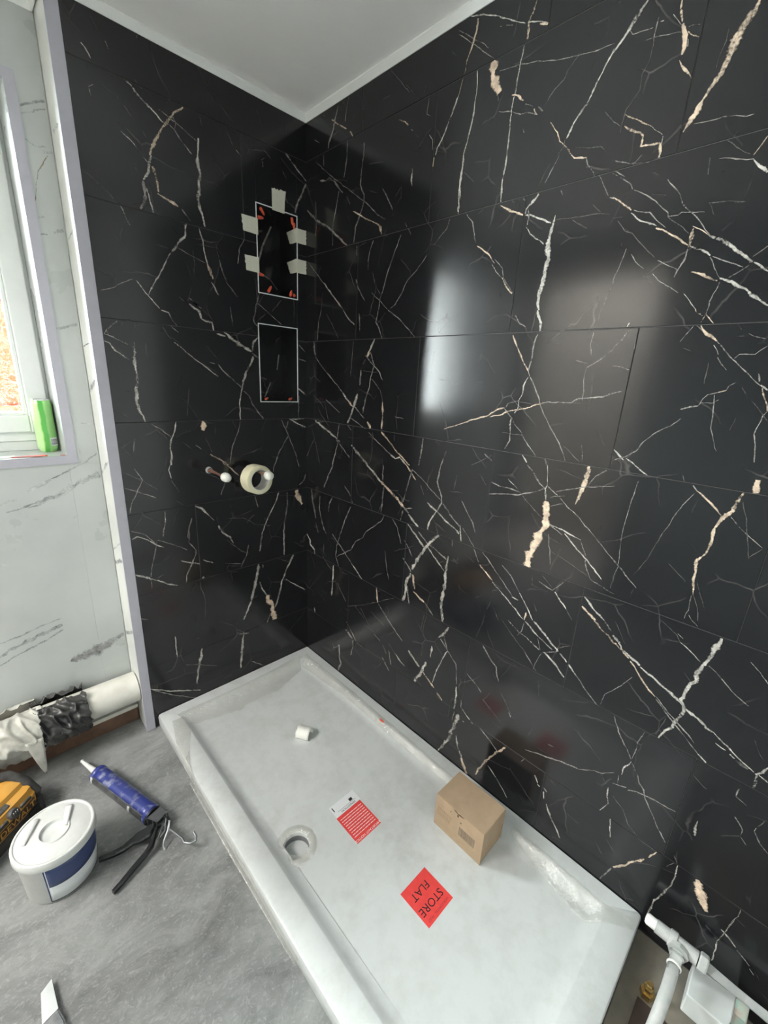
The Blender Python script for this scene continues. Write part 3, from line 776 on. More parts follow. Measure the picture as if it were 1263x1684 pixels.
F -470 364 4.7 -507 349 4.6
F -521 340 4.9 -544 312 4.9
M -557 331 5.9 -575 270 6
W -743 386 11.1 -723 327 10.9 -692 270 10.8
W -761 462 7.4 -760 416 7.4
W -823 569 8.1 -802 528 8.1 -785 509 8
M -807 528 4.5 -826 482 4.5
M -794 509 4.9 -826 482 4.8
W -828 481 3.3 -812 440 3.4 -792 379 3.6 -779 321 3.8
M -829 479 3.6 -868 448 3.4 -878 375 3
W -879 366 5.9 -882 323 5.8 -880 270 5.8
M -883 267 2.7 -878 227 2.7
W -783 622 9.8 -797 570 9.8
F -716 568 2.6 -706 499 2.6
W -902 265 10.8 -884 194 12.9 -874 144 10.9 -857 103 9.6 -834 57 4.9
W -902 176 5.6 -913 135 5.9 -921 123 6.5
F -686 300 3.6 -740 273 3.5
F -383 442 4.3 -439 388 4.2
F -446 454 2.9 -522 429 2.8
W -1076 712 5.2 -1101 696 5.1 -1118 685 5.1
M -1118 685 3 -1163 666 2.9
W -1100 723 5.9 -1128 706 5.8 -1161 680 5.7 -1176 673 5.7
W -1174 674 9.5 -1177 668 9.5
W -1184 666 4 -1211 646 4 -1238 624 3.9
M -1238 624 3.1 -1272 592 3.1 -1299 574 3.1
M -1025 691 2.7 -1064 670 2.7 -1092 664 2.6
W -1090 663 4.4 -1128 647 4.3
W -1142 647 5.1 -1177 627 5 -1207 603 4.9
M -1073 706 2.1 -1070 677 2 -1060 659 2
M -1119 678 1.9 -1131 648 1.9
M -1139 643 2.4 -1177 668 2.3
M -1175 676 1.9 -1207 703 1.9
M -1136 639 1.6 -1124 600 1.6 -1122 579 1.7
M -1087 621 2.2 -1119 589 2.2 -1138 572 2.2
F -1006 682 2.3 -1057 641 2.3 -1087 621 2.3
F -946 654 1.9 -929 584 2
M -956 569 4.6 -980 544 4.6 -1009 521 4.4 -1018 490 4.1 -1025 477 4.3
F -1002 494 2.6 -1015 480 2.6
M -906 441 3.5 -946 423 3.4 -973 402 3.4
F -980 383 3.4 -1015 363 3.4 -1053 343 3.3
F -1038 444 2.6 -1089 383 2.5
W -1073 394 3.4 -1081 382 3.4
W -906 304 5 -932 281 5 -958 269 4.9
M -986 270 3.6 -1027 250 3.6 -1061 228 3.5
W -920 252 6.2 -925 251 6.2
W -921 126 7.6 -934 104 7.6
G -934 104 11.5 -943 78 12.8 -963 57 13.6
G -1082 266 6 -1053 222 6.1 -1021 159 6.3 -1007 122 6.5 -993 80 6.6
M -1142 305 3.9 -1172 317 3.8 -1208 329 3.8 -1248 345 3.7 -1294 357 3.7
M -1294 357 2.1 -1328 382 2.1 -1348 389 2 -1372 413 1.8
F -1202 372 3.5 -1218 375 3.4
M -1144 280 2.8 -1144 270 2.5 -1136 255 2.5
G -1247 797 6.3 -1265 785 6.2 -1285 774 6.1 -1303 759 6
W -1270 808 3.9 -1291 787 3.9
M -1327 640 1.6 -1310 616 1.5 -1305 582 1.6
M -903 327 3 -910 276 3
G -1299 763 5.5 -1324 750 5.4 -1340 738 5.3
W -1296 780 5.3 -1312 768 5.1 -1321 752 4.8
W -1327 751 6.8 -1356 737 6.7 -1365 732 6.6
W -1366 729 5.4 -1394 718 5.3 -1424 704 5.2 -1448 692 5 -1468 679 4.9
W -1468 679 6.9 -1481 673 7 -1500 668 6.7 -1511 656 6.7 -1523 655 6.9
W -1524 656 2.9 -1545 642 2.9 -1564 631 2.9 -1583 620 2.9 -1603 611 2.9
G -1344 733 4.4 -1361 716 4.4 -1381 693 4.5 -1409 673 4.5
M -1411 674 2.9 -1441 650 2.9 -1463 635 2.9 -1486 620 2.8 -1500 607 2.7
M -1412 668 2.9 -1439 645 2.8 -1463 625 2.8 -1486 607 2.8 -1512 586 2.7
W -1512 586 3.8 -1535 572 3.8
W -1489 870 8.7 -1484 840 8.8 -1480 814 8 -1473 795 7.1 -1470 771 7.7 -1470 752 8.2 -1463 741 6.3 -1458 712 8.4 -1455 694 9.2 -1465 680 7.4 -1467 665 7.3 -1457 633 6 -1455 618 4.8 -1444 600 4.9 -1437 573 4
W -1426 827 2.3 -1449 815 2.3 -1468 801 2.2
M -1417 845 2 -1428 838 2
F -1381 861 1.8 -1416 841 1.7 -1426 827 1.5
M -1483 800 1.9 -1498 791 1.9 -1518 775 1.9 -1540 759 1.9 -1561 749 1.9
M -1433 886 2.1 -1452 871 2.1
F -1447 761 1.4 -1462 747 1.4
W -1533 633 3.2 -1552 628 3.1
W -1560 624 4.1 -1569 619 4.1
F -1571 617 6.2 -1593 612 6.1
M -1542 843 1.4 -1560 828 1.4 -1576 812 1.3
F -1587 682 1.3 -1601 658 1.4 -1609 648 1.4
W -1606 608 6 -1614 623 5.7 -1619 637 5.4
M -1341 569 2.6 -1359 533 2.7 -1383 501 2.7 -1397 478 2.6
M -1409 570 1.8 -1402 531 1.9 -1402 505 1.9 -1399 479 1.9
W -1400 472 2.4 -1389 443 2.4 -1388 420 2.5
M -1402 470 2.7 -1420 445 2.7
M -1356 694 1.5 -1341 665 1.5 -1324 636 1.6
F -1440 632 1.3 -1434 600 1.3 -1429 572 1.3
F -1294 816 1.5 -1325 771 1.5
W -1034 152 3.8 -1072 127 3.7 -1114 87 3.6
W -1183 241 4.3 -1196 221 4.3
W -1196 217 4.9 -1217 207 4.3 -1221 183 3.4
W -1231 172 4.5 -1248 140 4.8 -1271 114 4.9 -1286 91 4.7
M -1215 220 5.3 -1226 213 5.3
W -1368 360 2.5 -1371 330 2.7 -1377 311 2.3 -1363 275 2.3
W -1389 270 5.3 -1393 270 5.3
W -1390 269 2.7 -1401 216 2.7
F -1140 137 2.9 -1174 113 2.9
F -1226 263 2.6 -1250 252 2.5
F -1290 191 2.6 -1322 186 2.5
F -1372 168 2.2 -1393 144 2.2
M -1422 125 3.8 -1413 91 3.9 -1404 62 4
F -1346 384 2 -1362 365 1.9
F -1395 201 2.2 -1419 177 2.2
M -1383 413 2.7 -1385 389 2.7
M -1375 380 3 -1405 392 2.9
M -1409 387 2.6 -1426 399 2.8 -1445 402 3 -1473 407 3 -1493 408 2.9 -1515 413 2.8
M -1420 445 2.4 -1427 428 2.7 -1439 415 2.5 -1447 394 2.6 -1468 366 2.7 -1485 338 2.7 -1513 306 2.8
G -1425 132 5.8 -1449 164 5.2 -1454 181 5 -1482 226 5.1
G -1488 237 3.6 -1499 268 3.5
F -1383 343 2.5 -1411 323 2.3 -1428 293 2.3 -1455 274 2.5
F -1456 270 2.2 -1497 269 2.1
W -1549 422 2.5 -1550 397 4.7 -1552 380 5.3
W -1609 608 5 -1611 584 4.9 -1610 575 4.9
W -1611 610 4.1 -1627 604 4.1
M -1592 557 2.2 -1591 537 2.2
M -1591 535 1.6 -1611 527 1.6
M -1601 486 2.3 -1611 477 2.2 -1618 466 1.7 -1619 450 1.5
M -1620 447 1.7 -1632 435 1.7
F -1592 420 1 -1618 447 1
W -1636 489 1.7 -1635 479 1.7
M -1635 479 1.8 -1650 458 1.9 -1665 446 2
F -1643 517 1 -1637 494 1.1
W -1538 515 2.4 -1544 513 2.4
F -1517 529 1.6 -1539 514 1.6
F -1557 500 1.6 -1565 488 1.6
W -1543 272 1.7 -1545 230 3 -1541 190 3.3 -1525 127 4.3 -1522 90 4 -1519 49 2.7
M -1525 249 1.8 -1535 271 1.8
M -1531 292 2.2 -1541 276 2.2
O -1583 271 10.1 -1590 251 21.3 -1599 233 18.9 -1608 216 17.4 -1615 203 6.3
M -1662 271 1.8 -1663 249 1.8 -1659 238 1.8 -1655 196 1.8
F -1662 241 2.2 -1679 235 2.2
F -1622 167 2.4 -1631 163 2.4
W -1659 237 2.5 -1656 203 2.5 -1654 183 2.5 -1648 149 2.6 -1652 115 2.8 -1652 82 2.7
W -1647 185 4.6 -1665 176 4.4 -1678 166 4.2
M -1681 162 2.9 -1707 145 2.9
W -1709 138 2.6 -1718 130 2.6
F -1622 165 2.4 -1644 156 2.4
F -1718 141 1.5 -1727 130 1.5
"""
VEINS_BACK = """
F -15 918 5.2 -5 934 5.2
W -669 2107 4.1 -659 2098 4.2 -651 2084 4.1
F -652 2082 1.7 -652 2072 1.7
M -613 2135 2.7 -608 2121 2.7
F -663 2067 2.6 -660 2060 2.6
M -535 2182 3.3 -535 2176 3.3
M -664 2020 1.4 -653 2029 1.4
M -663 2017 2.1 -661 2002 2.1
W -572 2069 3.5 -560 2064 3.7 -547 2051 3.8 -527 2037 3.8 -503 2024 3.9 -485 2011 4
M -471 2013 3.1 -455 2004 3.3 -440 1986 3.3 -410 1961 3.4
F -552 2083 2.6 -533 2067 2.7
M -495 2038 2.5 -467 2029 2.6 -450 2023 2.7 -427 2014 2.7 -393 1999 2.8
G -426 2069 4.9 -448 2050 6.4 -463 2033 6.5 -486 2002 6.7 -509 1965 6.9 -530 1919 6.6
M -459 2037 3.2 -450 2023 2.9 -455 2004 2.5
F -584 2012 3 -568 1994 3
W -600 1951 2.9 -575 1936 3 -564 1926 3
F -564 1923 2.2 -546 1914 2.2
F -543 1971 2.3 -535 1958 2.3
W -386 2009 5.7 -392 1965 5.8
F -380 2068 2.4 -374 2045 2.5
F -704 2150 1.6 -668 2128 1.7
F -641 2171 1.7 -626 2147 1.7
F -632 2038 1.4 -589 2021 1.4
W -526 1920 6.9 -533 1900 7.2 -537 1879 6.8 -553 1853 6.4
M -555 1850 9.6 -552 1826 9.3 -555 1802 8.2 -573 1771 7.6
M -548 1909 3.9 -535 1897 3.9
G -526 1894 6.7 -518 1869 6.5 -515 1834 6.4
G -518 1829 5.8 -493 1822 6 -462 1811 6.1
M -452 1808 2.5 -428 1783 2.5
W -547 1834 3.6 -541 1805 3.6 -533 1770 3.7
W -621 1770 2.9 -601 1727 2.9
W -392 1965 7.3 -394 1939 9.4 -388 1919 8.4 -394 1882 9.4 -399 1848 9.2 -395 1820 8.3 -386 1792 6.8 -382 1771 4.2
M -448 1768 3.8 -448 1750 3.8
W -442 1770 6.5 -447 1739 5.8 -471 1711 5.4 -492 1684 5.5
W -496 1680 3.7 -517 1645 3.7 -532 1616 3.7 -554 1585 3.7 -571 1552 3.7
W -403 1769 4.2 -394 1739 4.2 -389 1695 4.2 -383 1672 4.3
G -383 1672 7 -373 1645 7 -368 1631 7
F -702 1830 1.7 -669 1810 1.7 -650 1801 1.8 -637 1783 1.8
F -574 1887 1.8 -566 1861 1.8
M -697 1544 1.8 -662 1557 1.7 -641 1573 1.7 -610 1588 1.8
W -601 1586 3 -574 1551 3.1 -543 1518 3.2
F -536 1695 2.1 -502 1691 2.1
M -476 1700 1.9 -447 1690 1.9 -391 1674 2
F -427 1701 2.4 -426 1670 2.3 -430 1624 2.3
W -452 1563 4.2 -413 1536 4.3
W -452 1545 4.1 -425 1530 4.2
F -481 1561 2.5 -467 1550 2.5
F -440 1594 1.8 -455 1552 1.8
F -380 2067 2.4 -374 2044 2.5
F -278 2071 2.6 -259 2060 2.7
M -267 2020 3.6 -245 2006 3.6
F -295 2060 2.3 -277 2028 2.3
F -191 2152 3 -171 2118 3
M -177 2022 2.5 -167 2030 2.5
M -174 2019 3.3 -173 2002 3.3
F -154 2084 2.5 -150 2075 2.5
F -169 2055 2.9 -142 2036 2.9
W -84 2071 5.1 -55 2050 5.1 -25 2031 5.2 -1 2015 5.3
M 0 2007 6 -20 1969 6 -41 1928 6.3 -47 1904 6.8
F -97 2015 3.7 -81 1997 3.7
F -89 1941 4.3 -77 1926 4.3
F -72 1928 2.9 -46 1916 3
F -450 1808 2.1 -430 1784 2.1
G -379 1667 7 -367 1634 7.1
W -374 1621 3.6 -350 1585 3.6
M -343 1693 3.5 -332 1655 3.6 -317 1624 3.7 -297 1603 3.7 -284 1591 3.7
F -352 1737 2.6 -342 1696 2.6
F -427 1703 2.4 -426 1672 2.4
M -252 1772 3.8 -269 1741 4 -278 1695 4.2
W -452 1563 3.3 -426 1544 3.4 -413 1538 3.3
W -450 1544 7.5 -420 1524 7.8 -413 1503 7.7
W -413 1503 4.8 -381 1497 5.3 -376 1473 5.3
W -366 1464 5.7 -336 1459 5.8
W -340 1471 4.4 -310 1452 10.8 -279 1433 11.8 -241 1417 9.1
M -237 1411 4.7 -210 1394 4.8
W -210 1468 5.9 -233 1447 6.3 -237 1415 6.7
W -232 1403 6.4 -248 1368 6.4 -269 1336 6.4 -280 1306 6.5
F -411 1535 2.2 -380 1509 2.2
M -313 1556 2.7 -307 1496 2.7
F -344 1474 2 -290 1472 2 -210 1472 2.1
M -199 1617 4.4 -215 1578 4.5 -218 1554 4.6 -227 1528 4.7 -223 1512 5 -208 1504 4.7
M -210 1583 2.4 -167 1556 2.4 -111 1521 2.5
F -112 1606 2.6 -152 1563 2.6
F -177 1551 2 -218 1519 2
W -485 1407 3.3 -463 1388 3.4 -432 1367 3.4 -371 1324 3.6
F -403 1422 2.6 -367 1379 2.7
M -398 1369 2.9 -379 1366 2.9
M -368 1365 3.6 -348 1341 3.6 -304 1304 3.7
M -38 1458 3.2 -4 1431 3.2
M -39 1405 3.8 -4 1398 3.9
M -663 1469 3.5 -682 1455 3.5 -703 1429 3.4
M -703 1428 2.8 -680 1422 2.9 -656 1410 3 -631 1399 3
W -704 1409 3.6 -692 1404 3.7 -678 1384 3.7 -645 1361 3.8
M -696 1443 2 -691 1424 2
F -620 1469 2.8 -617 1451 2.8
W -626 1413 3.3 -631 1363 8.1 -631 1338 7.7 -628 1317 8.3 -634 1276 8.9 -638 1243 7.7 -633 1209 8.1 -624 1193 6 -620 1173 3.7
W -539 1514 3 -518 1510 3.2 -512 1496 3.2
M -512 1496 2.4 -495 1473 2.5
M -514 1471 3.2 -493 1455 3.3
F -540 1468 2.4 -518 1431 2.4
W -509 1424 3.7 -478 1402 3.7
F -705 1215 1.9 -683 1204 1.9 -665 1186 1.9
M -603 1167 2.8 -578 1149 2.8 -546 1121 2.9
W -526 1171 5.5 -533 1139 5.5 -547 1114 5.5 -552 1082 5.5 -551 1052 5.6 -555 1026 5.6
O -437 1171 13 -434 1154 19.4 -438 1139 12
F -666 1078 3.5 -656 1122 3.5
F -512 1102 3 -481 1077 3
M -467 1089 3.5 -447 1072 3.5
F -431 1113 2.6 -410 1058 2.7
G -418 1052 5.3 -387 1033 5.4 -353 1007 5.5
W -264 1339 4.6 -282 1293 4.7 -295 1241 4.8 -296 1174 4.9
M -296 1169 3.4 -305 1133 3.4 -333 1075 3.4 -346 1011 3.4
F -473 1280 2 -488 1191 2
F -332 1175 2.4 -314 1143 2.4
M -304 1304 4.2 -281 1285 4.2
M -277 1276 3.3 -258 1261 3.4 -245 1230 3.5 -206 1179 3.5
W -206 1184 6.2 -201 1174 6.2
M -368 941 3.4 -379 918 3.4 -388 895 3.4
G -373 1019 5.5 -345 995 5.6 -313 960 5.7
F -190 1169 3.1 -213 1128 3.1
W -85 1172 6.1 -56 1156 6.2 -5 1134 6.3
W -79 1169 3.9 -14 1170 4
M -91 1162 4 -100 1133 4
M -125 1173 3.3 -92 1108 3.4 -58 1029 3.5 -40 969 3.6
M -92 1102 4 -134 1040 4 -161 981 4 -164 961 4
M -6 933 4.6 -15 907 4.5 -41 888 4.3
O -57 874 15.6 -51 845 21.2 -35 815 19.7 -26 799 8.1
W -486 868 6.2 -462 855 6.2 -439 822 6.2
M -439 822 3.1 -420 799 3.2
W -407 774 5.5 -390 742 5.5 -357 714 5.7
M -502 824 3.6 -517 780 3.6 -522 750 3.5
M -250 875 4.2 -245 848 4.2 -238 821 4.2
W -141 869 4.8 -157 829 4.8 -190 775 4.8 -211 736 4.8 -230 684 4.7
M -100 863 4.8 -101 803 4.9 -118 723 5 -119 659 4.9
F -362 797 2.5 -301 786 2.5 -250 749 2.5 -183 730 2.7
W -43 1293 6.3 -4 1267 6.4
M -37 1264 2.9 -41 1176 3
M -668 1024 3 -648 985 2.9 -669 946 3 -690 907 3 -697 879 2.9
F -700 1016 1.9 -671 996 2 -647 981 2 -605 946 2
M -703 965 3.2 -669 948 3.2 -612 918 3.4
W -558 1026 3.6 -564 1009 3.6 -558 979 3.6
F -559 974 2.4 -538 927 2.5
W -589 873 3.2 -593 828 3.2 -604 776 3.3
F -549 898 2.5 -526 876 2.6
M -702 817 2.9 -659 793 2.8 -625 748 2.8
W -701 786 4.3 -686 794 4.3 -657 776 4.1 -629 749 4.2 -606 734 4.3
M -625 767 2.8 -635 727 2.9 -652 671 2.9 -658 635 2.8
M -623 766 2.6 -576 739 2.6 -528 705 2.7
M -514 784 3.9 -519 732 3.8 -497 698 3.9 -499 678 4.3 -520 639 4.4 -538 604 4.3 -543 577 4.1
W -553 668 4.1 -519 651 4.2 -488 638 4.3
W -705 656 6.9 -683 644 6.8 -653 624 6.8
W -653 624 5.2 -607 592 5.4 -574 575 5.6
M -659 630 2.8 -660 592 2.8
F -645 621 3.4 -616 632 3.5
W -405 776 4.6 -390 743 4.6 -362 716 4.7 -351 690 4.8
F -377 709 3.3 -319 648 3.4 -288 629 3.5
M -286 667 4.5 -299 621 4.6 -323 578 4.7
W -473 651 2.8 -437 628 2.8
M -388 613 3.1 -322 592 3.2
W -225 696 5.2 -238 627 5.2
W -243 575 9.5 -263 486 13.2 -287 406 9.9 -324 332 6.3
W -243 486 5.3 -233 447 5.2 -211 410 5.2
W -488 580 10 -474 576 10
M -706 485 4.4 -685 473 4.5
W -121 701 6.1 -121 580 6.2
W -70 573 8.5 -109 511 8.4 -136 452 8.1 -157 373 8.2 -173 338 8.4
M -199 313 4.1 -215 276 4.1
W -117 459 3.8 -12 372 4
F -164 577 3.2 -96 538 3.3
O -211 410 11.2 -206 384 15.9 -185 352 16.7 -184 314 20.8 -178 277 23.4
W -327 272 5.9 -335 226 10.5 -340 179 12.8 -350 101 5.9
M -360 276 5.1 -299 254 5.2
W -506 270 8.2 -515 224 11.6 -528 183 7.3 -538 117 6.1
F -573 226 3.6 -521 201 3.6 -453 161 3.7
M -300 112 4.2 -241 60 4.3
W -226 562 5.2 -226 548 5.2
F -541 325 2.9 -507 324 2.9
W -601 367 4.3 -602 277 4.4
W -705 182 3.9 -640 137 4.2 -527 80 4.5
M -702 176 2.9 -628 111 3.1 -538 45 3.4
"""
VEINS_WHITE = """
M -797 1971 5.8 -771 1989 6.2 -734 2006 6.5
M -798 1954 3.3 -770 1971 3.4 -735 1989 3.5
M -797 1902 4.3 -779 1893 3.9 -752 1898 3.5
M -760 1885 8.9 -739 1890 9
B -751 1879 2.5 -780 1832 2.6 -792 1782 2.9 -797 1752 3
M -797 1720 4.7 -780 1727 4.7
M -797 1681 4.6 -780 1684 4.6
M -765 1691 6.6 -736 1708 6.7
M -798 1438 9 -767 1445 8.8 -736 1459 8.7
F -754 1427 3.3 -752 1409 3.3
F -782 1162 3.9 -739 1155 4
M -736 1065 5.6 -783 1031 5.6 -827 1010 5.7 -874 990 5.6
F -874 990 11.7 -908 970 11.7 -936 956 11.7
M -736 995 17.2 -782 976 16.9 -826 959 16.2 -862 933 15.6
M -818 956 13.5 -854 937 13.6 -883 929 13.6 -923 918 13.4
M -923 918 8.6 -962 907 8.5 -995 900 8.4
M -1005 924 6.1 -983 935 6.4 -965 934 6.7
M -944 904 4.7 -896 918 4.8
F -1036 736 7 -1004 730 7.1
M -917 506 5.3 -966 500 5.2 -1020 484 5.1 -1078 477 5
M -916 481 13.1 -962 471 12.9 -1013 457 12.6 -1061 444 12.1 -1086 429 11.6
M -916 463 5.9 -975 438 5.8 -1038 421 5.7 -1091 400 5.5
K -913 331 19.3 -866 338 36.7 -827 343 39.9 -786 355 26.9 -735 377 9.5
F -754 327 6.9 -733 328 6.9
F -845 849 3.1 -819 858 3.1
"""
VEINS_REVEAL = """
M 101 1932 15.9 37 1926 15.4
F 120 1679 9.3 33 1691 8.8
M 124 1393 5.7 13 1404 5.4
M 130 1260 18.3 34 1296 17.3
F 204 959 11 2 1058 9.8
F 137 712 6.3 17 774 5.8
M 129 667 16.8 9 713 15.7
M 138 369 15.4 10 437 14.4
"""

# ------------------------------------------------------------------ room shell
XL, YR, YW, ZC = -1.95, -1.79, 0.13, 2.206      # left wall, rear wall, window wall, ceiling
TILE_L, TILE_H, GAP = 0.605, 0.30, 0.0008
JOINTS = [1.1725 + (4-k)*0.3 for k in range(1, 8)]          # 2.0725 ... 0.2725

def split_holes(x0, x1, z0, z1, holes):
    """rectangle minus rectangles -> rectangles"""
    out = [(x0, x1, z0, z1)]
    for hx0, hx1, hz0, hz1 in holes:
        nxt = []
        for a, b, c, d in out:
            if hx1 <= a or hx0 >= b or hz1 <= c or hz0 >= d:
                nxt.append((a, b, c, d)); continue
            if hx0 > a: nxt.append((a, hx0, c, d))
            if hx1 < b: nxt.append((hx1, b, c, d))
            ia, ib = max(a, hx0), min(b, hx1)
            if hz0 > c: nxt.append((ia, ib, c, hz0))
            if hz1 < d: nxt.append((ia, ib, hz1, d))
        out = nxt
    return [r for r in out if r[1]-r[0] > 1e-4 and r[3]-r[2] > 1e-4]

STYLE_BLACK = {'W': ((0.48, 0.45, 0.41), 1.0), 'M': ((0.27, 0.25, 0.235), 0.95), 'F': ((0.11, 0.104, 0.098), 0.9),
               'G': ((0.60, 0.47, 0.36), 1.0), 'O': ((0.64, 0.49, 0.37), 1.3)}
STYLE_WHITE = {'M': ((0.30, 0.31, 0.31), 0.95), 'F': ((0.50, 0.51, 0.51), 0.9), 'K': ((0.27, 0.27, 0.27), 1.2), 'B': ((0.27, 0.22, 0.13), 1.0)}

def read_veins(txt):
    out = []
    for ln in txt.strip().split('\n'):
        t = ln.split(); v = [float(x) for x in t[1:]]
        out.append((t[0], [(v[i]/1000, v[i+1]/1000, v[i+2]/1000) for i in range(0, len(v), 3)]))
    return out

def resample(P, step=0.0065):
    out = [P[0]]
    for a, b in zip(P, P[1:]):
        L = math.hypot(b[0]-a[0], b[1]-a[1]); n = max(1, int(L/step))
        for k in range(1, n+1):
            t = k/n; out.append(tuple(a[i]+(b[i]-a[i])*t for i in range(3)))
    return out

def vein_runs(txt, seed):
    """resampled, slightly wandering vein centre lines with widths (metres)"""
    rnd = random.Random(seed); runs = []
    for st, P in read_veins(txt):
        R = resample(P); n = len(R); out = []
        ph = rnd.random()*50
        for i, (a, b, w) in enumerate(R):
            j = max(i-1, 0); k = min(i+1, n-1)
            dx, dz = R[k][0]-R[j][0], R[k][1]-R[j][1]; l = math.hypot(dx, dz) or 1
            amp = min(0.0022, 0.0007+0.10*w)
            q = amp*(noise.noise(Vector((ph, i*0.33, 0)))*1.9 + noise.noise(Vector((ph+5, i*0.9, 0)))*1.0) if 0 < i < n-1 else 0
            e = min(i, n-1-i)
            taper = 0.55+0.45*min(1, e/1.5) if st != 'O' else 1.0
            ww = max(w, 0.0016)*taper*(0.95+0.75*noise.noise(Vector((ph+9, i*0.42, 3)))+0.45*noise.noise(Vector((ph+2, i*1.1, 3))))
            sg = 1.0 if st == 'O' else min(1.15, max(0.35, 0.88+0.75*noise.noise(Vector((ph+31, i*0.22, 8)))))
            out.append((a-dz/l*q, b+dx/l*q, max(ww, 0.0009), sg))
        runs.append((st, out))
    return runs

def add_ribbons(bm, lay, runs, rect, to3, styles, widen=1.25):
    """lay the vein print of one panel onto its face; rect clips it to the panel"""
    x0, x1, z0, z1 = rect
    for st, P in runs:
        c, s = styles.get(st, styles['M'])
        lift = 0.00012 + 0.000012*((int(abs(P[0][0])*7919) + int(abs(P[0][1])*104729)) % 17)
        P = [p if len(p) == 4 else (p[0], p[1], p[2], 1.0) for p in P]
        cur = []
        def flush(cur):
            if len(cur) < 2: return
            L = []
            for i, (a, b, w, sg) in enumerate(cur):
                j = max(i-1, 0); k = min(i+1, len(cur)-1)
                dx, dz = cur[k][0]-cur[j][0], cur[k][1]-cur[j][1]; l = math.hypot(dx, dz) or 1
                nx, nz = -dz/l*w*0.5*widen, dx/l*w*0.5*widen
                row = []
                for t in ((-1, 0), (-0.45, 1), (0.45, 1), (1, 0)):
                    px = min(max(a+nx*t[0], x0), x1); pz = min(max(b+nz*t[0], z0), z1)
                    v = bm.verts.new(to3(px, pz, lift)); v[lay] = (c[0], c[1], c[2], max(0.004, t[1]*s*sg*0.62)); row.append(v)
                L.append(row)
            for p, q in zip(L, L[1:]):
                for k in range(3):
                    try: bm.faces.new((p[k], p[k+1], q[k+1], q[k]))
                    except ValueError: pass
        for p in P:
            if x0-0.0005 <= p[0] <= x1+0.0005 and z0-0.0005 <= p[1] <= z1+0.0005: cur.append(p)
            else: flush(cur); cur = []
        flush(cur)

def blank(bm, lay):
    for v in bm.verts: v[lay] = (0.0, 0.0, 0.0, 0.0)

def panel_mesh(name, pieces, to3, out_n, depth, runs, rect, styles, mat, parent):
    """thin printed panel: boxes for the pieces + vein print on the face. to3(u,z,d): d = distance in front of the wall plane"""
    bm = BM(); lay = bm.verts.layers.float_color.new('vein')
    for a, b, c, d in pieces:
        ch = 0.0007
        back = [bm.verts.new(to3(u, z, -depth)) for u, z in ((a, c), (b, c), (b, d), (a, d))]
        mid = [bm.verts.new(to3(u, z, -ch)) for u, z in ((a, c), (b, c), (b, d), (a, d))]
        fr = [bm.verts.new(to3(u, z, 0)) for u, z in ((a+ch, c+ch), (b-ch, c+ch), (b-ch, d-ch), (a+ch, d-ch))]
        bm.faces.new(fr); bm.faces.new(back[::-1])
        for k in range(4):
            k2 = (k+1) % 4
            bm.faces.new((back[k], back[k2], mid[k2], mid[k])); bm.faces.new((mid[k], mid[k2], fr[k2], fr[k]))
    bmesh.ops.recalc_face_normals(bm, faces=bm.faces)
    nf = len(bm.faces)
    blank(bm, lay)
    add_ribbons(bm, lay, runs, rect, to3, styles)
    bm.faces.ensure_lookup_table(); bm.normal_update()
    for f in bm.faces[nf:]:
        if f.normal.dot(out_n) < 0: f.normal_flip()
    me = bpy.data.meshes.new(name); bm.to_mesh(me); bm.free()
    return link(name, me, mat, parent)

# floor (with the hole cut for the shower waste)
DX, DY = -0.555, -0.757
bm = BM()
for a, b, c, d in split_holes(XL, 0.0, YR, YW, [(DX-0.07, DX+0.07, DY-0.07, DY+0.07)]):
    box(bm, a, b, c, d, -0.12, 0.0)
m, nt, b_ = new_mat('concrete_screed')
tc = nt.nodes.new('ShaderNodeTexCoord')
mp = nt.nodes.new('ShaderNodeMapping'); mp.inputs['Rotation'].default_value = (0, 0, 0.6); mp.inputs['Scale'].default_value = (1.0, 1.6, 1)
nt.links.new(tc.outputs['Object'], mp.inputs['Vector'])
n1 = nt.nodes.new('ShaderNodeTexNoise'); n1.inputs['Scale'].default_value = 5; n1.inputs['Detail'].default_value = 12; n1.inputs['Roughness'].default_value = 0.72; n1.inputs['Distortion'].default_value = 0.6
nt.links.new(mp.outputs['Vector'], n1.inputs['Vector'])
r1 = nt.nodes.new('ShaderNodeValToRGB')
for e, (p, c) in zip(r1.color_ramp.elements, ((0.34, (0.115, 0.117, 0.115, 1)), (0.66, (0.275, 0.28, 0.275, 1)))): e.position = p; e.color = c
nt.links.new(n1.outputs['Fac'], r1.inputs['Fac'])
n2 = nt.nodes.new('ShaderNodeTexNoise'); n2.inputs['Scale'].default_value = 46; n2.inputs['Detail'].default_value = 9; n2.inputs['Distortion'].default_value = 2.2; n2.inputs['Roughness'].default_value = 0.7
nt.links.new(mp.outputs['Vector'], n2.inputs['Vector'])
r2 = nt.nodes.new('ShaderNodeValToRGB')
for e, (p, c) in zip(r2.color_ramp.elements, ((0.52, (0, 0, 0, 1)), (0.80, (1, 1, 1, 1)))): e.position = p; e.color = c
nt.links.new(n2.outputs['Fac'], r2.inputs['Fac'])
mx = nt.nodes.new('ShaderNodeMixRGB'); mx.inputs['Color2'].default_value = (0.36, 0.365, 0.36, 1)
nt.links.new(r2.outputs['Color'], mx.inputs['Fac']); nt.links.new(r1.outputs['Color'], mx.inputs['Color1'])
nt.links.new(mx.outputs['Color'], b_.inputs['Base Color'])
b_.inputs['Roughness'].default_value = 0.62
bp = nt.nodes.new('ShaderNodeBump'); bp.inputs['Strength'].default_value = 0.25; bp.inputs['Distance'].default_value = 0.003
nt.links.new(n2.outputs['Fac'], bp.inputs['Height']); nt.links.new(bp.outputs['Normal'], b_.inputs['Normal'])
M['concrete'] = m
struct(obj('floor', bm, m), 'bare grey concrete floor with scratches and dust')

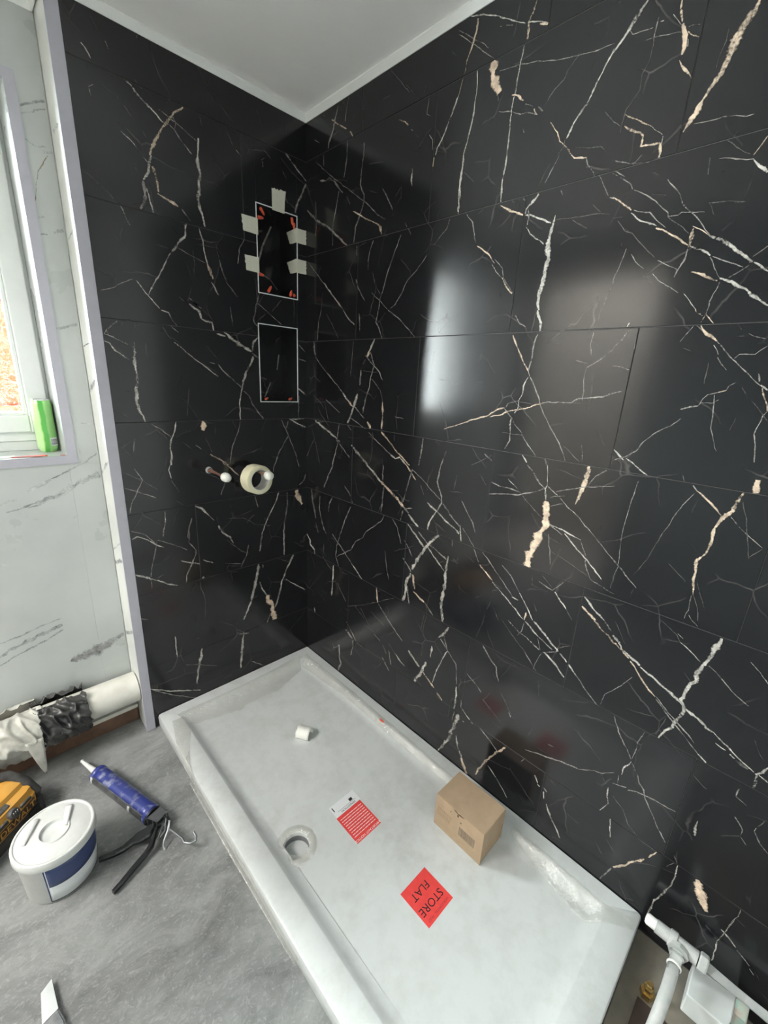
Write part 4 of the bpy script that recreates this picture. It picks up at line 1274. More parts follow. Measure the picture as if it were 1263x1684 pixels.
# tan levelling patch at the near end of the tray
bm = BM(); prism(bm, [(-0.0006, YR+0.001), (-0.0006, -1.5135), (-0.30, -1.5135), (-0.42, -1.60), (-0.50, -1.70), (-0.47, YR+0.001)], 0.0, 0.0035)
struct(obj('floor_patch', bm, plain('tan_levelling_compound', (0.21, 0.185, 0.145), 0.85, c2=(0.13, 0.12, 0.10), scale=9, bump=0.15, bscale=150)), 'tan patch of levelling compound on the floor')

# ceiling
bm = BM(); box(bm, XL-0.1, 0.1, YR-0.1, 0.40, ZC, ZC+0.06)
struct(obj('ceiling', bm, M['ceiling']), 'smooth white ceiling panel')

# right wall: backing + printed black tiles in half bond
bm = BM(); box(bm, 0.0016, 0.08, YR-0.1, 0.127, -0.12, ZC)
wall_right = struct(obj('wall_right', bm, M['grout']), 'long wall clad in black marble tiles with white veins')
runs_R = vein_runs(VEINS_RIGHT, 11)
runs_B = vein_runs(VEINS_BACK, 12)
rows = [ZC] + JOINTS + [0.004]
for i in range(8):
    zt, zb = rows[i], rows[i+1]
    off = TILE_L/2 if i % 2 == 0 else 0.0
    ys = sorted({0.0, YR} | {-(off + k*TILE_L) for k in range(0, 4) if 0.01 < off + k*TILE_L < -YR - 0.01})
    for ya, yb in zip(ys, ys[1:]):
        g = GAP
        rect = (ya+g, yb-(g if yb < -0.001 else -0.0015), zb+g, zt-g)
        panel_mesh('tile', [rect], lambda u, z, d: (-d, u, z), Vector((-1, 0, 0)), 0.0016, runs_R, rect, STYLE_BLACK, M['black_stone'], wall_right)

# back wall (stud wall) with two niches
XE = -0.731
NICHES = [(-0.202, -0.042, 1.620, 1.893), (-0.208, -0.045, 1.240, 1.514)]
NDEP = 0.112
bm = BM()
for a, b, c, d in split_holes(XE, 0.0015, -0.12, ZC, NICHES): box(bm, a, b, 0.0016, 0.127, c, d)
for a, b, c, d in NICHES: box(bm, a, b, NDEP+0.003, 0.127, c, d)
wall_back = struct(obj('wall_back', bm, M['grout']), 'short wall clad in black marble tiles with two niches')
VJ = {0: [], 1: [-0.25], 2: [], 3: [], 4: [], 5: [-0.487], 6: [], 7: [-0.30]}
for i in range(8):
    zt, zb = rows[i], rows[i+1]
    xs = sorted([XE, 0.0] + VJ[i])
    for xa, xb in zip(xs, xs[1:]):
        rect = (xa+GAP, xb-(GAP if xb < -0.001 else 0.0), zb+GAP, zt-GAP)
        pcs = split_holes(*rect, NICHES)
        panel_mesh('tile', pcs, lambda u, z, d: (u, -d, z), Vector((0, -1, 0)), 0.0016, runs_B, rect, STYLE_BLACK, M['black_stone'], wall_back)
NV = [[('M', [(-0.082, 1.872, 0.006), (-0.12, 1.80, 0.007), (-0.14, 1.74, 0.008), (-0.15, 1.70, 0.010)]), ('F', [(-0.14, 1.71, 0.004), (-0.09, 1.69, 0.004), (-0.06, 1.66, 0.004)]), ('F', [(-0.16, 1.83, 0.01), (-0.12, 1.85, 0.008)])],
      [('F', [(-0.19, 1.34, 0.005), (-0.12, 1.32, 0.005)]), ('M', [(-0.10, 1.31, 0.005), (-0.13, 1.25, 0.005)]), ('M', [(-0.06, 1.42, 0.005), (-0.07, 1.36, 0.004)])]]
for k, (a, b, c, d) in enumerate(NICHES):
    t = 0.003
    bm = BM(); lay = bm.verts.layers.float_color.new('vein')
    box(bm, a, b, NDEP, NDEP+t, c, d)
    box(bm, a, a+t, 0.0, NDEP, c, d); box(bm, b-t, b, 0.0, NDEP, c, d)
    box(bm, a+t, b-t, 0.0, NDEP, c, c+t); box(bm, a+t, b-t, 0.0, NDEP, d-t, d)
    bmesh.ops.recalc_face_normals(bm, faces=bm.faces); blank(bm, lay)
    add_ribbons(bm, lay, [(s, resample(P)) for s, P in NV[k]], (a+t, b-t, c+t, d-t), lambda u, z, d: (u, NDEP-d, z), STYLE_BLACK)
    me = bpy.data.meshes.new('niche_lining'); bm.to_mesh(me); bm.free()
    nl = link('niche_lining', me, M['black_stone'], wall_back)
    bm = BM(); w = 0.0030
    for r in split_holes(a-w, b+w, c-w, d+w, [(a, b, c, d)]): box(bm, r[0], r[1], -0.0012, 0.0014, r[2], r[3])
    tr = obj('niche_edge_trim', bm, M['pvc'], nl); tr['label'] = 'thin white edge trim'

# end face of the stud wall and its lilac corner trim
runs_E = vein_runs(VEINS_REVEAL, 14)
runs_W = vein_runs(VEINS_WHITE, 13)
end = panel_mesh('wall_end', [(0.0016, YW-0.0005, 0.0, ZC)], lambda u, z, d: (-0.735-d, u, z), Vector((-1, 0, 0)), 0.0038, runs_E, (0.0016, YW-0.0005, 0.0, ZC), STYLE_WHITE, M['white_stone_lit'], None)
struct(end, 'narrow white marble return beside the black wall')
bm = BM(); box(bm, -0.7375, -0.7068, -0.0032, -0.0006, 0.002, ZC-0.001, bev=0.0006); box(bm, -0.7375, -0.7352, -0.0006, 0.006, 0.002, ZC-0.001)
struct(obj('trim_1', bm, M['lilac']), 'tall pale lilac edge trim between white and black panels')

# window wall
WX0, WX1, WZ0, WZ1 = -1.420, -0.822, 1.060, 2.02
pcs = split_holes(XL, -0.7365, 0.0, ZC, [(WX0, WX1, WZ0, WZ1)])
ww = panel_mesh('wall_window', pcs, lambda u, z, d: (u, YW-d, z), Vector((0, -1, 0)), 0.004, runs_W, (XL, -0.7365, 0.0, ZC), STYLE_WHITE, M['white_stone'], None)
struct(ww, 'white marble panelled wall around the window')
bm = BM()
for a, b, c, d in split_holes(XL-0.1, 0.1, -0.12, ZC, [(WX0-0.004, WX1+0.004, WZ0-0.004, WZ1+0.004)]): box(bm, a, b, YW+0.0045, 0.40, c, d)
o = obj('wall_core', bm, M['plaster'], ww)
bm = BM(); FY = 0.288
for s in ((WX0-0.004, WX0, WZ0-0.004, WZ1+0.004), (WX1, WX1+0.004, WZ0-0.004, WZ1+0.004), (WX0, WX1, WZ0-0.004, WZ0), (WX0, WX1, WZ1, WZ1+0.004)):
    box(bm, s[0], s[1], YW+0.0005, 0.40, s[2], s[3])
lay = bm.verts.layers.float_color.new('vein'); blank(bm, lay)
add_ribbons(bm, lay, [('F', resample([(0.15, 1.63, 0.012), (0.17, 1.58, 0.012), (0.19, 1.55, 0.01)])), ('M', resample([(0.15, 1.20, 0.008), (0.165, 1.17, 0.014), (0.18, 1.15, 0.01)]))], (YW, FY, WZ0, WZ1), lambda u, z, d: (WX1-d, u, z), STYLE_WHITE)
me = bpy.data.meshes.new('reveal'); bm.to_mesh(me); bm.free()
link('reveal', me, M['white_stone'], ww)
# lilac trim around the opening
bm = BM(); w = 0.0255
for r in split_holes(WX0-w, WX1+w, WZ0-w, WZ1+w, [(WX0, WX1, WZ0, WZ1)]): box(bm, r[0], r[1], YW-0.0026, YW-0.0004, r[2], r[3])
struct(obj('trim_2', bm, M['lilac']), 'pale lilac edge trim framing the window opening')

# window
win = bpy.data.objects.new('window_1', None); COL.objects.link(win); win.location = ((WX0+WX1)/2, FY, WZ0)
struct(win, 'white plastic casement window with patterned glass')
def ringbox(x0, x1, z0, z1, w, y0, y1, bev=0.0015):
    bm = BM()
    box(bm, x0, x0+w, y0, y1, z0, z1, bev); box(bm, x1-w, x1, y0, y1, z0, z1, bev)
    box(bm, x0+w, x1-w, y0, y1, z0, z0+w, bev); box(bm, x0+w, x1-w, y0, y1, z1-w, z1, bev)
    return bm
bm = ringbox(WX0, WX1, WZ0, WZ1, 0.031, FY, 0.395); box(bm, WX0+0.031, WX1-0.031, FY-0.004, 0.395, WZ0+0.0312, WZ0+0.066, 0.0015)
obj('outer_frame', bm, M['pvc'], win)
SX0, SX1, SZ0, SZ1 = WX0+0.009, WX1-0.009, WZ0+0.060, WZ1-0.012
sash = obj('sash', ringbox(SX0, SX1, SZ0, SZ1, 0.054, FY-0.014, FY+0.03, 0.004), M['pvc'], win)
obj('glazing_bead', ringbox(SX0+0.0538, SX1-0.0538, SZ0+0.0538, SZ1-0.0538, 0.011, FY-0.007, FY+0.02, 0.003), M['pvc'], sash)
bm = BM(); box(bm, SX0+0.060, SX1-0.060, FY+0.008, FY+0.012, SZ0+0.060, SZ1-0.060)
m, nt, b_ = new_mat('patterned_glass')
nt.nodes.remove(b_); out = nt.nodes['Material Output']
tc = nt.nodes.new('ShaderNodeTexCoord')
nz = nt.nodes.new('ShaderNodeTexNoise'); nz.inputs['Scale'].default_value = 26; nz.inputs['Detail'].default_value = 1.5; nz.inputs['Distortion'].default_value = 1.6
nt.links.new(tc.outputs['Object'], nz.inputs['Vector'])
sn = nt.nodes.new('ShaderNodeMath'); sn.operation = 'MULTIPLY'; sn.inputs[1].default_value = 22.0; nt.links.new(nz.outputs['Fac'], sn.inputs[0])
s2 = nt.nodes.new('ShaderNodeMath'); s2.operation = 'SINE'; nt.links.new(sn.outputs[0], s2.inputs[0])
ab = nt.nodes.new('ShaderNodeMath'); ab.operation = 'ABSOLUTE'; nt.links.new(s2.outputs[0], ab.inputs[0])
mr = nt.nodes.new('ShaderNodeMapRange'); mr.inputs['From Min'].default_value = 0.0; mr.inputs['From Max'].default_value = 0.28; mr.inputs['To Min'].default_value = 0.06; mr.inputs['To Max'].default_value = 0.0
nt.links.new(ab.outputs[0], mr.inputs['Value'])
tr = nt.nodes.new('ShaderNodeBsdfTransparent'); tr.inputs['Color'].default_value = (0.9, 0.93, 0.92, 1)
tl = nt.nodes.new('ShaderNodeBsdfTranslucent'); tl.inputs['Color'].default_value = (0.9, 0.92, 0.9, 1)
gl = nt.nodes.new('ShaderNodeBsdfGlossy'); gl.inputs['Roughness'].default_value = 0.05
mixa = nt.nodes.new('ShaderNodeMixShader'); nt.links.new(mr.outputs['Result'], mixa.inputs['Fac'])
nt.links.new(tr.outputs[0], mixa.inputs[1]); nt.links.new(tl.outputs[0], mixa.inputs[2])
fr = nt.nodes.new('ShaderNodeFresnel'); fr.inputs['IOR'].default_value = 1.3
mixb = nt.nodes.new('ShaderNodeMixShader'); nt.links.new(fr.outputs[0], mixb.inputs['Fac'])
nt.links.new(mixa.outputs[0], mixb.inputs[1]); nt.links.new(gl.outputs[0], mixb.inputs[2])
nt.links.new(mixb.outputs[0], out.inputs['Surface'])
obj('glass_pane', bm, m, sash)
bm = BM()
box(bm, WX0+0.036, WX0+0.050, FY-0.026, FY-0.0138, 1.47, 1.54, 0.002); box(bm, WX0+0.038, WX0+0.048, FY-0.040, FY-0.026, 1.50, 1.61, 0.003)
obj('handle', bm, M['pvc'], sash)

# rear wall, left wall, and a doorway and landing added to let light in
bm = BM(); box(bm, XL-0.08, 0.0, YR-0.08, YR, -0.12, ZC)
struct(obj('wall_rear', bm, M['plaster']), 'white painted wall behind the photographer')
DO = (-0.68, 0.02, 0.0, 2.02)
pcs = split_holes(YR, YW, -0.12, ZC, [DO])
bm = BM(); lay = bm.verts.layers.float_color.new('vein')
for a, b, c, d in pcs: box(bm, XL-0.08, XL, a, b, c, d)
blank(bm, lay)
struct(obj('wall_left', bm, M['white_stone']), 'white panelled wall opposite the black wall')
bm = BM()
for a, b, c, d in split_holes(DO[0]-0.06, DO[1]+0.06, 0.0, DO[3]+0.06, [DO]): box(bm, XL, XL+0.015, a, b, c, d, 0.003)
struct(obj('door_1', bm, M['pvc']), 'white architrave of the added doorway')
x1 = XL-0.0805
bm = BM(); box(bm, -3.1, XL, -1.5, 0.6, -0.14, -0.1205); box(bm, -3.1, x1, -1.5, 0.6, -0.12, -0.004); struct(obj('floor_landing', bm, plain('landing_carpet', (0.36, 0.34, 0.31), 0.9, var=0.2, scale=60)), 'added landing floor outside the doorway')
bm = BM(); box(bm, -3.1, x1, -1.5, 0.6, 2.3, 2.36); struct(obj('ceiling_landing', bm, M['plaster']), 'added landing ceiling outside the doorway')
for k_, (a, b, c, d) in enumerate(((-3.18, -3.1, -1.5, 0.6), (-3.1, x1, -1.58, -1.5), (-3.1, x1, 0.6, 0.68))):
    bm = BM(); box(bm, a, b, c, d, -0.12, 2.36); struct(obj(('wall_landing_far', 'wall_landing_rear', 'wall_landing_front')[k_], bm, M['plaster'] if k_ else plain('dimmed_beige', (0.46, 0.44, 0.40), 0.7, var=0.05, scale=4)), 'plain added landing wall outside the doorway')  # added landing walls; the far one is darkened to dim its reflection
bm = BM()
for a, b, c, d in split_holes(-1.58, 0.68, -0.12, 2.36, [(-1.86, 0.33, -0.12, ZC)]): box(bm, x1, XL-0.02, a, b, c, d)
struct(obj('wall_landing_near', bm, M['plaster']), 'added landing wall around the doorway')

# ceiling edge trims
def edge_trim(n, a, b, nrm, label):
    a, b, nrm = Vector(a), Vector(b), Vector(nrm)
    prof = [(0, 0), (0.0025, 0), (0.005, 0.004), (0.011, 0.0145), (0.0135, 0.0170), (0.0135, 0.0199), (0, 0.0199)]
    bm = BM(); L0 = [bm.verts.new(a+nrm*p+Vector((0, 0, q))) for p, q in prof]; L1 = [bm.verts.new(b+nrm*p+Vector((0, 0, q))) for p, q in prof]
    k = len(prof); bm.faces.new(L0[::-1]); bm.faces.new(L1)
    for i in range(k): bm.faces.new((L0[i], L0[(i+1) % k], L1[(i+1) % k], L1[i]))
    struct(obj('trim_%d' % n, bm, M['pvc'], smooth=True), label)
zt = ZC-0.020
edge_trim(3, (-0.0003, YR, zt), (-0.0003, -0.0003, zt), (-1, 0, 0), 'white ceiling edge trim along the right wall')
edge_trim(4, (-0.0003, -0.0003, zt), (-0.7375, -0.0003, zt), (0, -1, 0), 'white ceiling edge trim above the niches')
edge_trim(5, (-0.738, YW-0.0003, zt), (XL, YW-0.0003, zt), (0, -1, 0), 'white ceiling edge trim above the window')
edge_trim(6, (-0.7378, -0.0003, zt), (-0.7378, YW-0.0003, zt), (-1, 0, 0), 'short white ceiling edge trim on the return')

# neighbouring house outside
bm = BM(); box(bm, -2.4, 2.6, 3.5, 3.9, -3.0, 1.95)
for k in range(3): box(bm, -2.4, 2.6, 3.46, 3.5, -0.9+k*0.9, -0.84+k*0.9)
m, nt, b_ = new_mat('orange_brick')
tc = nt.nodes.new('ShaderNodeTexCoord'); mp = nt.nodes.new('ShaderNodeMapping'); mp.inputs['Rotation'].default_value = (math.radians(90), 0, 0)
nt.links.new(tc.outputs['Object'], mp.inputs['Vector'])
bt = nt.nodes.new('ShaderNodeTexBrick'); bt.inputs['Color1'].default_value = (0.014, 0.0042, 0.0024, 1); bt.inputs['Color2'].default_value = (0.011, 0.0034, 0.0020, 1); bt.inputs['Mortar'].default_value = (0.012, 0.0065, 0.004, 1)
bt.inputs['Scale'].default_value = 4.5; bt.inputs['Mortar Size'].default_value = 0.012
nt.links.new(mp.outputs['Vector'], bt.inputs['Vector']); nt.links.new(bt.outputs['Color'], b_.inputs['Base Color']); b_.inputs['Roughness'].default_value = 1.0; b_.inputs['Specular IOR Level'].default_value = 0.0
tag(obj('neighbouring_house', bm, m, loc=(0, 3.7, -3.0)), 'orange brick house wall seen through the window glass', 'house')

bm = BM(); box(bm, -7.0, 7.0, 0.42, 3.45, 0.20, 0.34)  # unseen roof, added so light bounces up through the window
for k in range(8): box(bm, -7.0+k*1.9, -6.96+k*1.9, 0.42, 3.45, 0.34, 0.36)
tag(obj('bounce_roof', bm, plain('pale_bounce_roof', (0.58, 0.57, 0.55), 0.8, var=0.15, scale=6), loc=(0, 1.9, 0.2)), 'pale flat roof added outside to bounce light through the window', 'roof')

# ------------------------------------------------------------------ shower tray
M['tray'] = plain('white_resin', (0.74, 0.755, 0.745), 0.33, c2=(0.66, 0.675, 0.66), scale=9, bump=0.03, bscale=40)
def dusty(name, c, dust, rough):
    m, nt, b = new_mat(name); L = nt.links
    tc = nt.nodes.new('ShaderNodeTexCoord')
    n = nt.nodes.new('ShaderNodeTexNoise'); n.inputs['Scale'].default_value = 14; n.inputs['Detail'].default_value = 10; n.inputs['Roughness'].default_value = 0.7
    L.new(tc.outputs['Object'], n.inputs['Vector'])
    r = nt.nodes.new('ShaderNodeValToRGB'); r.color_ramp.elements[0].position = 0.45; r.color_ramp.elements[0].color = (0, 0, 0, 1); r.color_ramp.elements[1].position = 0.75; r.color_ramp.elements[1].color = (1, 1, 1, 1)
    L.new(n.outputs['Fac'], r.inputs['Fac'])
    n2 = nt.nodes.new('ShaderNodeTexNoise'); n2.inputs['Scale'].default_value = 2.4; n2.inputs['Detail'].default_value = 3
    L.new(tc.outputs['Object'], n2.inputs['Vector'])
    mu = nt.nodes.new('ShaderNodeMath'); mu.operation = 'MULTIPLY'; L.new(r.outputs['Color'], mu.inputs[0]); L.new(n2.outputs['Fac'], mu.inputs[1])
    mx = nt.nodes.new('ShaderNodeMixRGB'); mx.inputs['Color1'].default_value = col4(c); mx.inputs['Color2'].default_value = col4(dust)
    L.new(mu.outputs[0], mx.inputs['Fac']); L.new(mx.outputs['Color'], b.inputs['Base Color'])
    b.inputs['Roughness'].default_value = rough
    return m
M['tray'] = dusty('dusty_white_resin', (0.56, 0.578, 0.572), (0.38, 0.38, 0.355), 0.30)
M['clear_film'] = None
m, nt, b_ = new_mat('clear_film'); nt.nodes.remove(b_)
out = nt.nodes['Material Output']
tr = nt.nodes.new('ShaderNodeBsdfTransparent'); tr.inputs['Color'].default_value = (1.0, 1.0, 0.99, 1)
df = nt.nodes.new('ShaderNodeBsdfDiffuse'); df.inputs['Color'].default_value = (0.95, 0.95, 0.92, 1)
gg = nt.nodes.new('ShaderNodeBsdfGlossy'); gg.inputs['Roughness'].default_value = 0.10
ma = nt.nodes.new('ShaderNodeMixShader'); ma.inputs['Fac'].default_value = 0.085
nt.links.new(tr.outputs[0], ma.inputs[1]); nt.links.new(df.outputs[0], ma.inputs[2])
mb = nt.nodes.new('ShaderNodeMixShader'); mb.inputs['Fac'].default_value = 0.09; nt.links.new(ma.outputs[0], mb.inputs[1]); nt.links.new(gg.outputs[0], mb.inputs[2])
tc = nt.nodes.new('ShaderNodeTexCoord'); nz = nt.nodes.new('ShaderNodeTexNoise'); nz.inputs['Scale'].default_value = 70; nz.inputs['Detail'].default_value = 4; nz.inputs['Distortion'].default_value = 1.5
nt.links.new(tc.outputs['Object'], nz.inputs['Vector'])
bp = nt.nodes.new('ShaderNodeBump'); bp.inputs['Strength'].default_value = 0.9; bp.inputs['Distance'].default_value = 0.004
nt.links.new(nz.outputs['Fac'], bp.inputs['Height']); nt.links.new(bp.outputs['Normal'], gg.inputs['Normal']); nt.links.new(bp.outputs['Normal'], df.inputs['Normal'])
nt.links.new(mb.outputs[0], out.inputs['Surface'])
M['clear_film'] = m

TX0, TX1, TY0, TY1 = -0.694, -0.0015, -1.512, -0.0015
ZT, ZF = 0.056, 0.031
def rrect(x0, x1, y0, y1, r, n=7):
    P = []
    for cx, cy, a0 in ((x1-r, y1-r, 0), (x0+r, y1-r, 90), (x0+r, y0+r, 180), (x1-r, y0+r, 270)):
        for k in range(n):
            a = math.radians(a0 + 90*k/(n-1)); P.append((cx+r*math.cos(a), cy+r*math.sin(a)))
    return P
tray = thing('shower_tray', 'white rectangular shower tray lying along the black wall', 'shower tray', (-0.35, -0.75, 0))
bm = BM()
IL, IR, IB, IF = 0.064, 0.052, 0.060, 0.066     # rim widths left, right, back, front
spec = [(0.004, 0.0, .004), (0.001, 0.008, .005), (0.0, 0.046, .005), (0.0025, 0.0535, .005), (0.007, ZT, .005)]
loops = []
for i, z, r in spec: loops.append([(x, y, z) for x, y in rrect(TX0+i, TX1-i*0.2, TY0+i, TY1-i*0.2, r)])
for i, z, r in ((0, ZT, .022), (0.004, ZT-0.0015, .022), (0.016, ZT-0.012, .03), (0.030, ZF+0.004, .036), (0.046, ZF, .04)):
    loops.append([(x, y, z) for x, y in rrect(TX0+IL+i, TX1-IR-i, TY0+IF+i, TY1-IB-i, r)])
LV = [[bm.verts.new(p) for p in L] for L in loops]
N = len(LV[0])
bm.faces.new(LV[0][::-1])
for a, b in zip(LV, LV[1:]):
    for k in range(N): bm.faces.new((a[k], a[(k+1) % N], b[(k+1) % N], b[k]))
HC, HR = (DX, DY), 0.047
circ = [bm.verts.new((HC[0]+HR*math.cos(2*math.pi*k/40), HC[1]+HR*math.sin(2*math.pi*k/40), ZF)) for k in range(40)]
es = [bm.edges.get((LV[-1][k], LV[-1][(k+1) % N])) for k in range(N)] + [bm.edges.new((circ[k], circ[(k+1) % 40])) for k in range(40)]
bmesh.ops.triangle_fill(bm, edges=es, use_beauty=True)
low = [bm.verts.new((v.co.x, v.co.y, ZF-0.012)) for v in circ]
for k in range(40): bm.faces.new((circ[k], circ[(k+1) % 40], low[(k+1) % 40], low[k]))
obj('tray_body', bm, M['tray'], tray, smooth=True)
M['white_plastic'] = plain('white_plastic', (0.60, 0.605, 0.585), 0.35, var=0.08, scale=40)
M['grey_plastic'] = plain('grey_plastic', (0.42, 0.43, 0.44), 0.4, var=0.15)
bm = BM(); lathe(bm, [(0.0515, ZF+0.0003), (0.052, ZF+0.0012), (0.048, ZF+0.0022), (0.0385, ZF-0.0005), (0.037, ZF-0.004), (0.037, ZF-0.012)], (HC[0], HC[1], 0), n=40)
fl = obj('drain_flange', bm, M['white_plastic'], tray, smooth=True)
bm = BM(); lathe(bm, [(0.0375, ZF-0.006), (0.0362, -0.02), (0.0362, -0.058), (0.0, -0.058)], (HC[0], HC[1], 0), n=40)
obj('waste_cup', bm, plain('waste_grey', (0.17, 0.17, 0.18), 0.5, var=0.2), tray, smooth=True)
bm = BM()
rnd = random.Random(5)
pts = []
for k in range(26):
    a = 2*math.pi*k/26; r = 0.0345*(0.9+0.1*rnd.random())
    pts.append((HC[0]+r*math.cos(a), HC[1]+r*math.sin(a)))
prism(bm, pts, -0.0575, -0.050)
db = obj('debris', bm, plain('grit', (0.055, 0.05, 0.04), 0.9, var=0.5, scale=90), tray); db['kind'] = 'stuff'
# torn film still stuck over the waste
bm = BM(); rows_ = []
n = 44
for ri in range(4):
    row = []
    for k in range(n+1):
        a = math.radians(-70) + 2*math.pi*k/n * 0.97
        jag = 0.0375 + 0.006*noise.noise(Vector((math.cos(a)*4.5, math.sin(a)*4.5, 2)))*2 - 0.010*max(0.0, -math.sin(a+0.6))
        r = 0.060 + (jag-0.060)*ri/3
        z = ZF+0.0012 + (0.0020 if ri in (1,) else 0.0) + 0.001*noise.noise(Vector((math.cos(a)*9, math.sin(a)*9, ri*3)))
        if ri == 2: z += 0.0012
        row.append((HC[0]+r*math.cos(a), HC[1]+r*math.sin(a), z))
    rows_.append(row)
sheet(bm, rows_, 0.0003)
tag(obj('torn_film', bm, M['clear_film'], loc=(HC[0], HC[1], ZF), smooth='all'), 'torn clear film around the drain hole', 'film', 'clear protective film')

# ---- leftover clear film along the tray edges
def film(name, A, B, label, seed, nu=60, nv=9, amp=0.004, lift=0.0006, surf=None):
    """sheet between two polylines A and B (xy), following the tray profile"""
    def interp(P, t):
        L = [0]
        for a, b in zip(P, P[1:]): L.append(L[-1]+math.dist(a, b))
        s = t*L[-1]
        for i in range(len(P)-1):
            if s <= L[i+1]+1e-9:
                q = (s-L[i])/max(1e-9, L[i+1]-L[i]); return tuple(P[i][k]+(P[i+1][k]-P[i][k])*q for k in range(len(P[0])))
        return P[-1]
    rows = []
    for i in range(nu+1):
        a = interp(A, i/nu); b = interp(B, i/nu); row = []
        for j in range(nv+1):
            x = a[0]+(b[0]-a[0])*j/nv; y = a[1]+(b[1]-a[1])*j/nv
            w = noise.noise(Vector((x*30+seed, y*30, seed)))*0.7 + noise.noise(Vector((x*90, y*90+seed, 1)))*0.6
            z = tray_z(x, y) + lift + amp*abs(w) + amp*0.5
            row.append((x, y, z))
        rows.append(row)
    bm = BM(); sheet(bm, rows, 0.00025)
    c = rows[0][0]
    return tag(obj(name, bm, M['clear_film'], loc=c, smooth='all'), label, 'film', 'clear protective film')
def tray_z(x, y):
    d = min(x-(TX0+IL), (TX1-IR)-x, y-(TY0+IF), (TY1-IB)-y)
    if d <= 0:
        if x < TX0: return max(0.012, ZT-(TX0-x)*6)
        return ZT
    for (d0, z0), (d1, z1) in zip(((0, ZT), (0.004, ZT-0.0015), (0.016, ZT-0.012), (0.030, ZF+0.004), (0.046, ZF)), ((0.004, ZT-0.0015), (0.016, ZT-0.012), (0.030, ZF+0.004), (0.046, ZF), (9, ZF))):
        if d <= d1: return z0+(z1-z0)*(d-d0)/(d1-d0)
    return ZF
film('film_strip', [(-0.640, -0.050), (-0.43, -0.058), (-0.25, -0.056), (-0.075, -0.044)], [(-0.625, -0.112), (-0.54, -0.134), (-0.43, -0.162), (-0.40, -0.150), (-0.26, -0.158), (-0.11, -0.112)], 'crumpled clear film along the tray rim below the niches', 1.3, amp=0.005)
film('film_strip', [(-0.045, -0.050), (-0.040, -0.40), (-0.046, -0.75), (-0.050, -0.965)], [(-0.095, -0.090), (-0.074, -0.40), (-0.078, -0.75), (-0.074, -0.965)], 'creased clear film along the rim behind the cardboard box', 4.1, nu=90, nv=6, amp=0.007)
film('film_strip', [(-0.046, -1.168), (-0.048, -1.30), (-0.052, -1.44), (-0.030, -1.500)], [(-0.066, -1.168), (-0.094, -1.29), (-0.118, -1.41), (-0.060, -1.503)], 'loose flap of clear film at the near right tray corner', 7.7, nu=50, nv=8, amp=0.006)
film('film_strip', [(-0.628, -0.075), (-0.632, -0.17), (-0.665, -0.245), (-0.69, -0.275)], [(-0.665, -0.075), (-0.690, -0.19), (-0.6995, -0.30), (-0.7005, -0.40)], 'clear film folded over the left tray rim', 9.2, nu=40, nv=8, amp=0.003)
film('film_strip', [(-0.6965, -0.34), (-0.6965, -0.60), (-0.6965, -0.98)], [(-0.7045, -0.34), (-0.7055, -0.60), (-0.7015, -0.98)], 'long clear film hanging down the outer side of the tray', 12.5, nu=60, nv=4, amp=0.002)

# ---- red stickers on the tray
M['red_label'] = plain('red_label', (0.72, 0.060, 0.055), 0.45, var=0.12, scale=60)
M['red_label_edge'] = plain('dark_red_print', (0.28, 0.03, 0.035), 0.5)
M['white_label'] = plain('white_label', (0.70, 0.72, 0.73), 0.45, var=0.04)
M['ink'] = plain('black_ink', (0.02, 0.015, 0.015), 0.5)
M['white_ink'] = plain('white_ink', (0.85, 0.70, 0.68), 0.5)
zs = ZF+0.0004
st = thing('warning_sticker', 'red square sticker reading STORE FLAT on the tray floor', 'sticker', (-0.370, -1.098, ZF), 'red stickers on the tray')
bm = BM(); box(bm, -0.4195, -0.3205, -1.1478, -1.0475, ZF+0.0001, zs); obj('label_sheet', bm, M['red_label'], st)
def floor_text(body, size, x, y, z, mat, parent, name='lettering', sq=1.0, align='CENTER'):
    return obj(name, text_bm(body, size, basis((x, y, z), (-1, 0, 0), (0, -1, 0)), 0.00008, align, sq), mat, parent)
floor_text('STORE', 0.028, -0.372, -1.1145, zs+0.0001, M['ink'], st)
floor_text('FLAT', 0.028, -0.374, -1.0775, zs+0.0001, M['ink'], st)
floor_text('HORIZONTAL  MUST', 0.0085, -0.370, -1.138, zs+0.0001, M['red_label_edge'], st, 'small_print')
st = thing('notice_sticker', 'red and white printed notice sticker near the drain', 'sticker', (-0.372, -0.80, ZF), 'red stickers on the tray')
bm = BM(); box(bm, -0.420, -0.3245, -0.8735, -0.7725, ZF+0.0001, zs); obj('red_panel', bm, M['red_label'], st)
bm = BM(); box(bm, -0.418, -0.3205, -0.7725, -0.7300, ZF+0.0001, zs); obj('white_panel', bm, M['white_label'], st)
floor_text('IMPORTANT NOTICE', 0.0105, -0.372, -0.8665, zs+0.0001, M['white_ink'], st)
rnd = random.Random(3)
bm = BM(); y = -0.8545
for k in range(9):
    x = -0.330
    while x > -0.412:
        w = 0.004+0.012*rnd.random(); x2 = max(-0.414, x-w)
        box(bm, x2, x, y, y+0.0022, zs, zs+0.0002); x = x2-0.0018
    y += 0.0085
obj('small_print', bm, M['white_ink'], st)
floor_text('SENSATION', 0.0095, -0.366, -0.7655, zs+0.0001, M['ink'], st, sq=1.1)
bm = BM(); box(bm, -0.3520, -0.3400, -0.7560, -0.7460, zs, zs+0.0002); box(bm, -0.402, -0.332, -0.7592, -0.7584, zs, zs+0.0002)
box(bm, -0.4125, -0.4095, -0.752, -0.736, zs, zs+0.0002)
obj('print_block', bm, M['ink'], st)

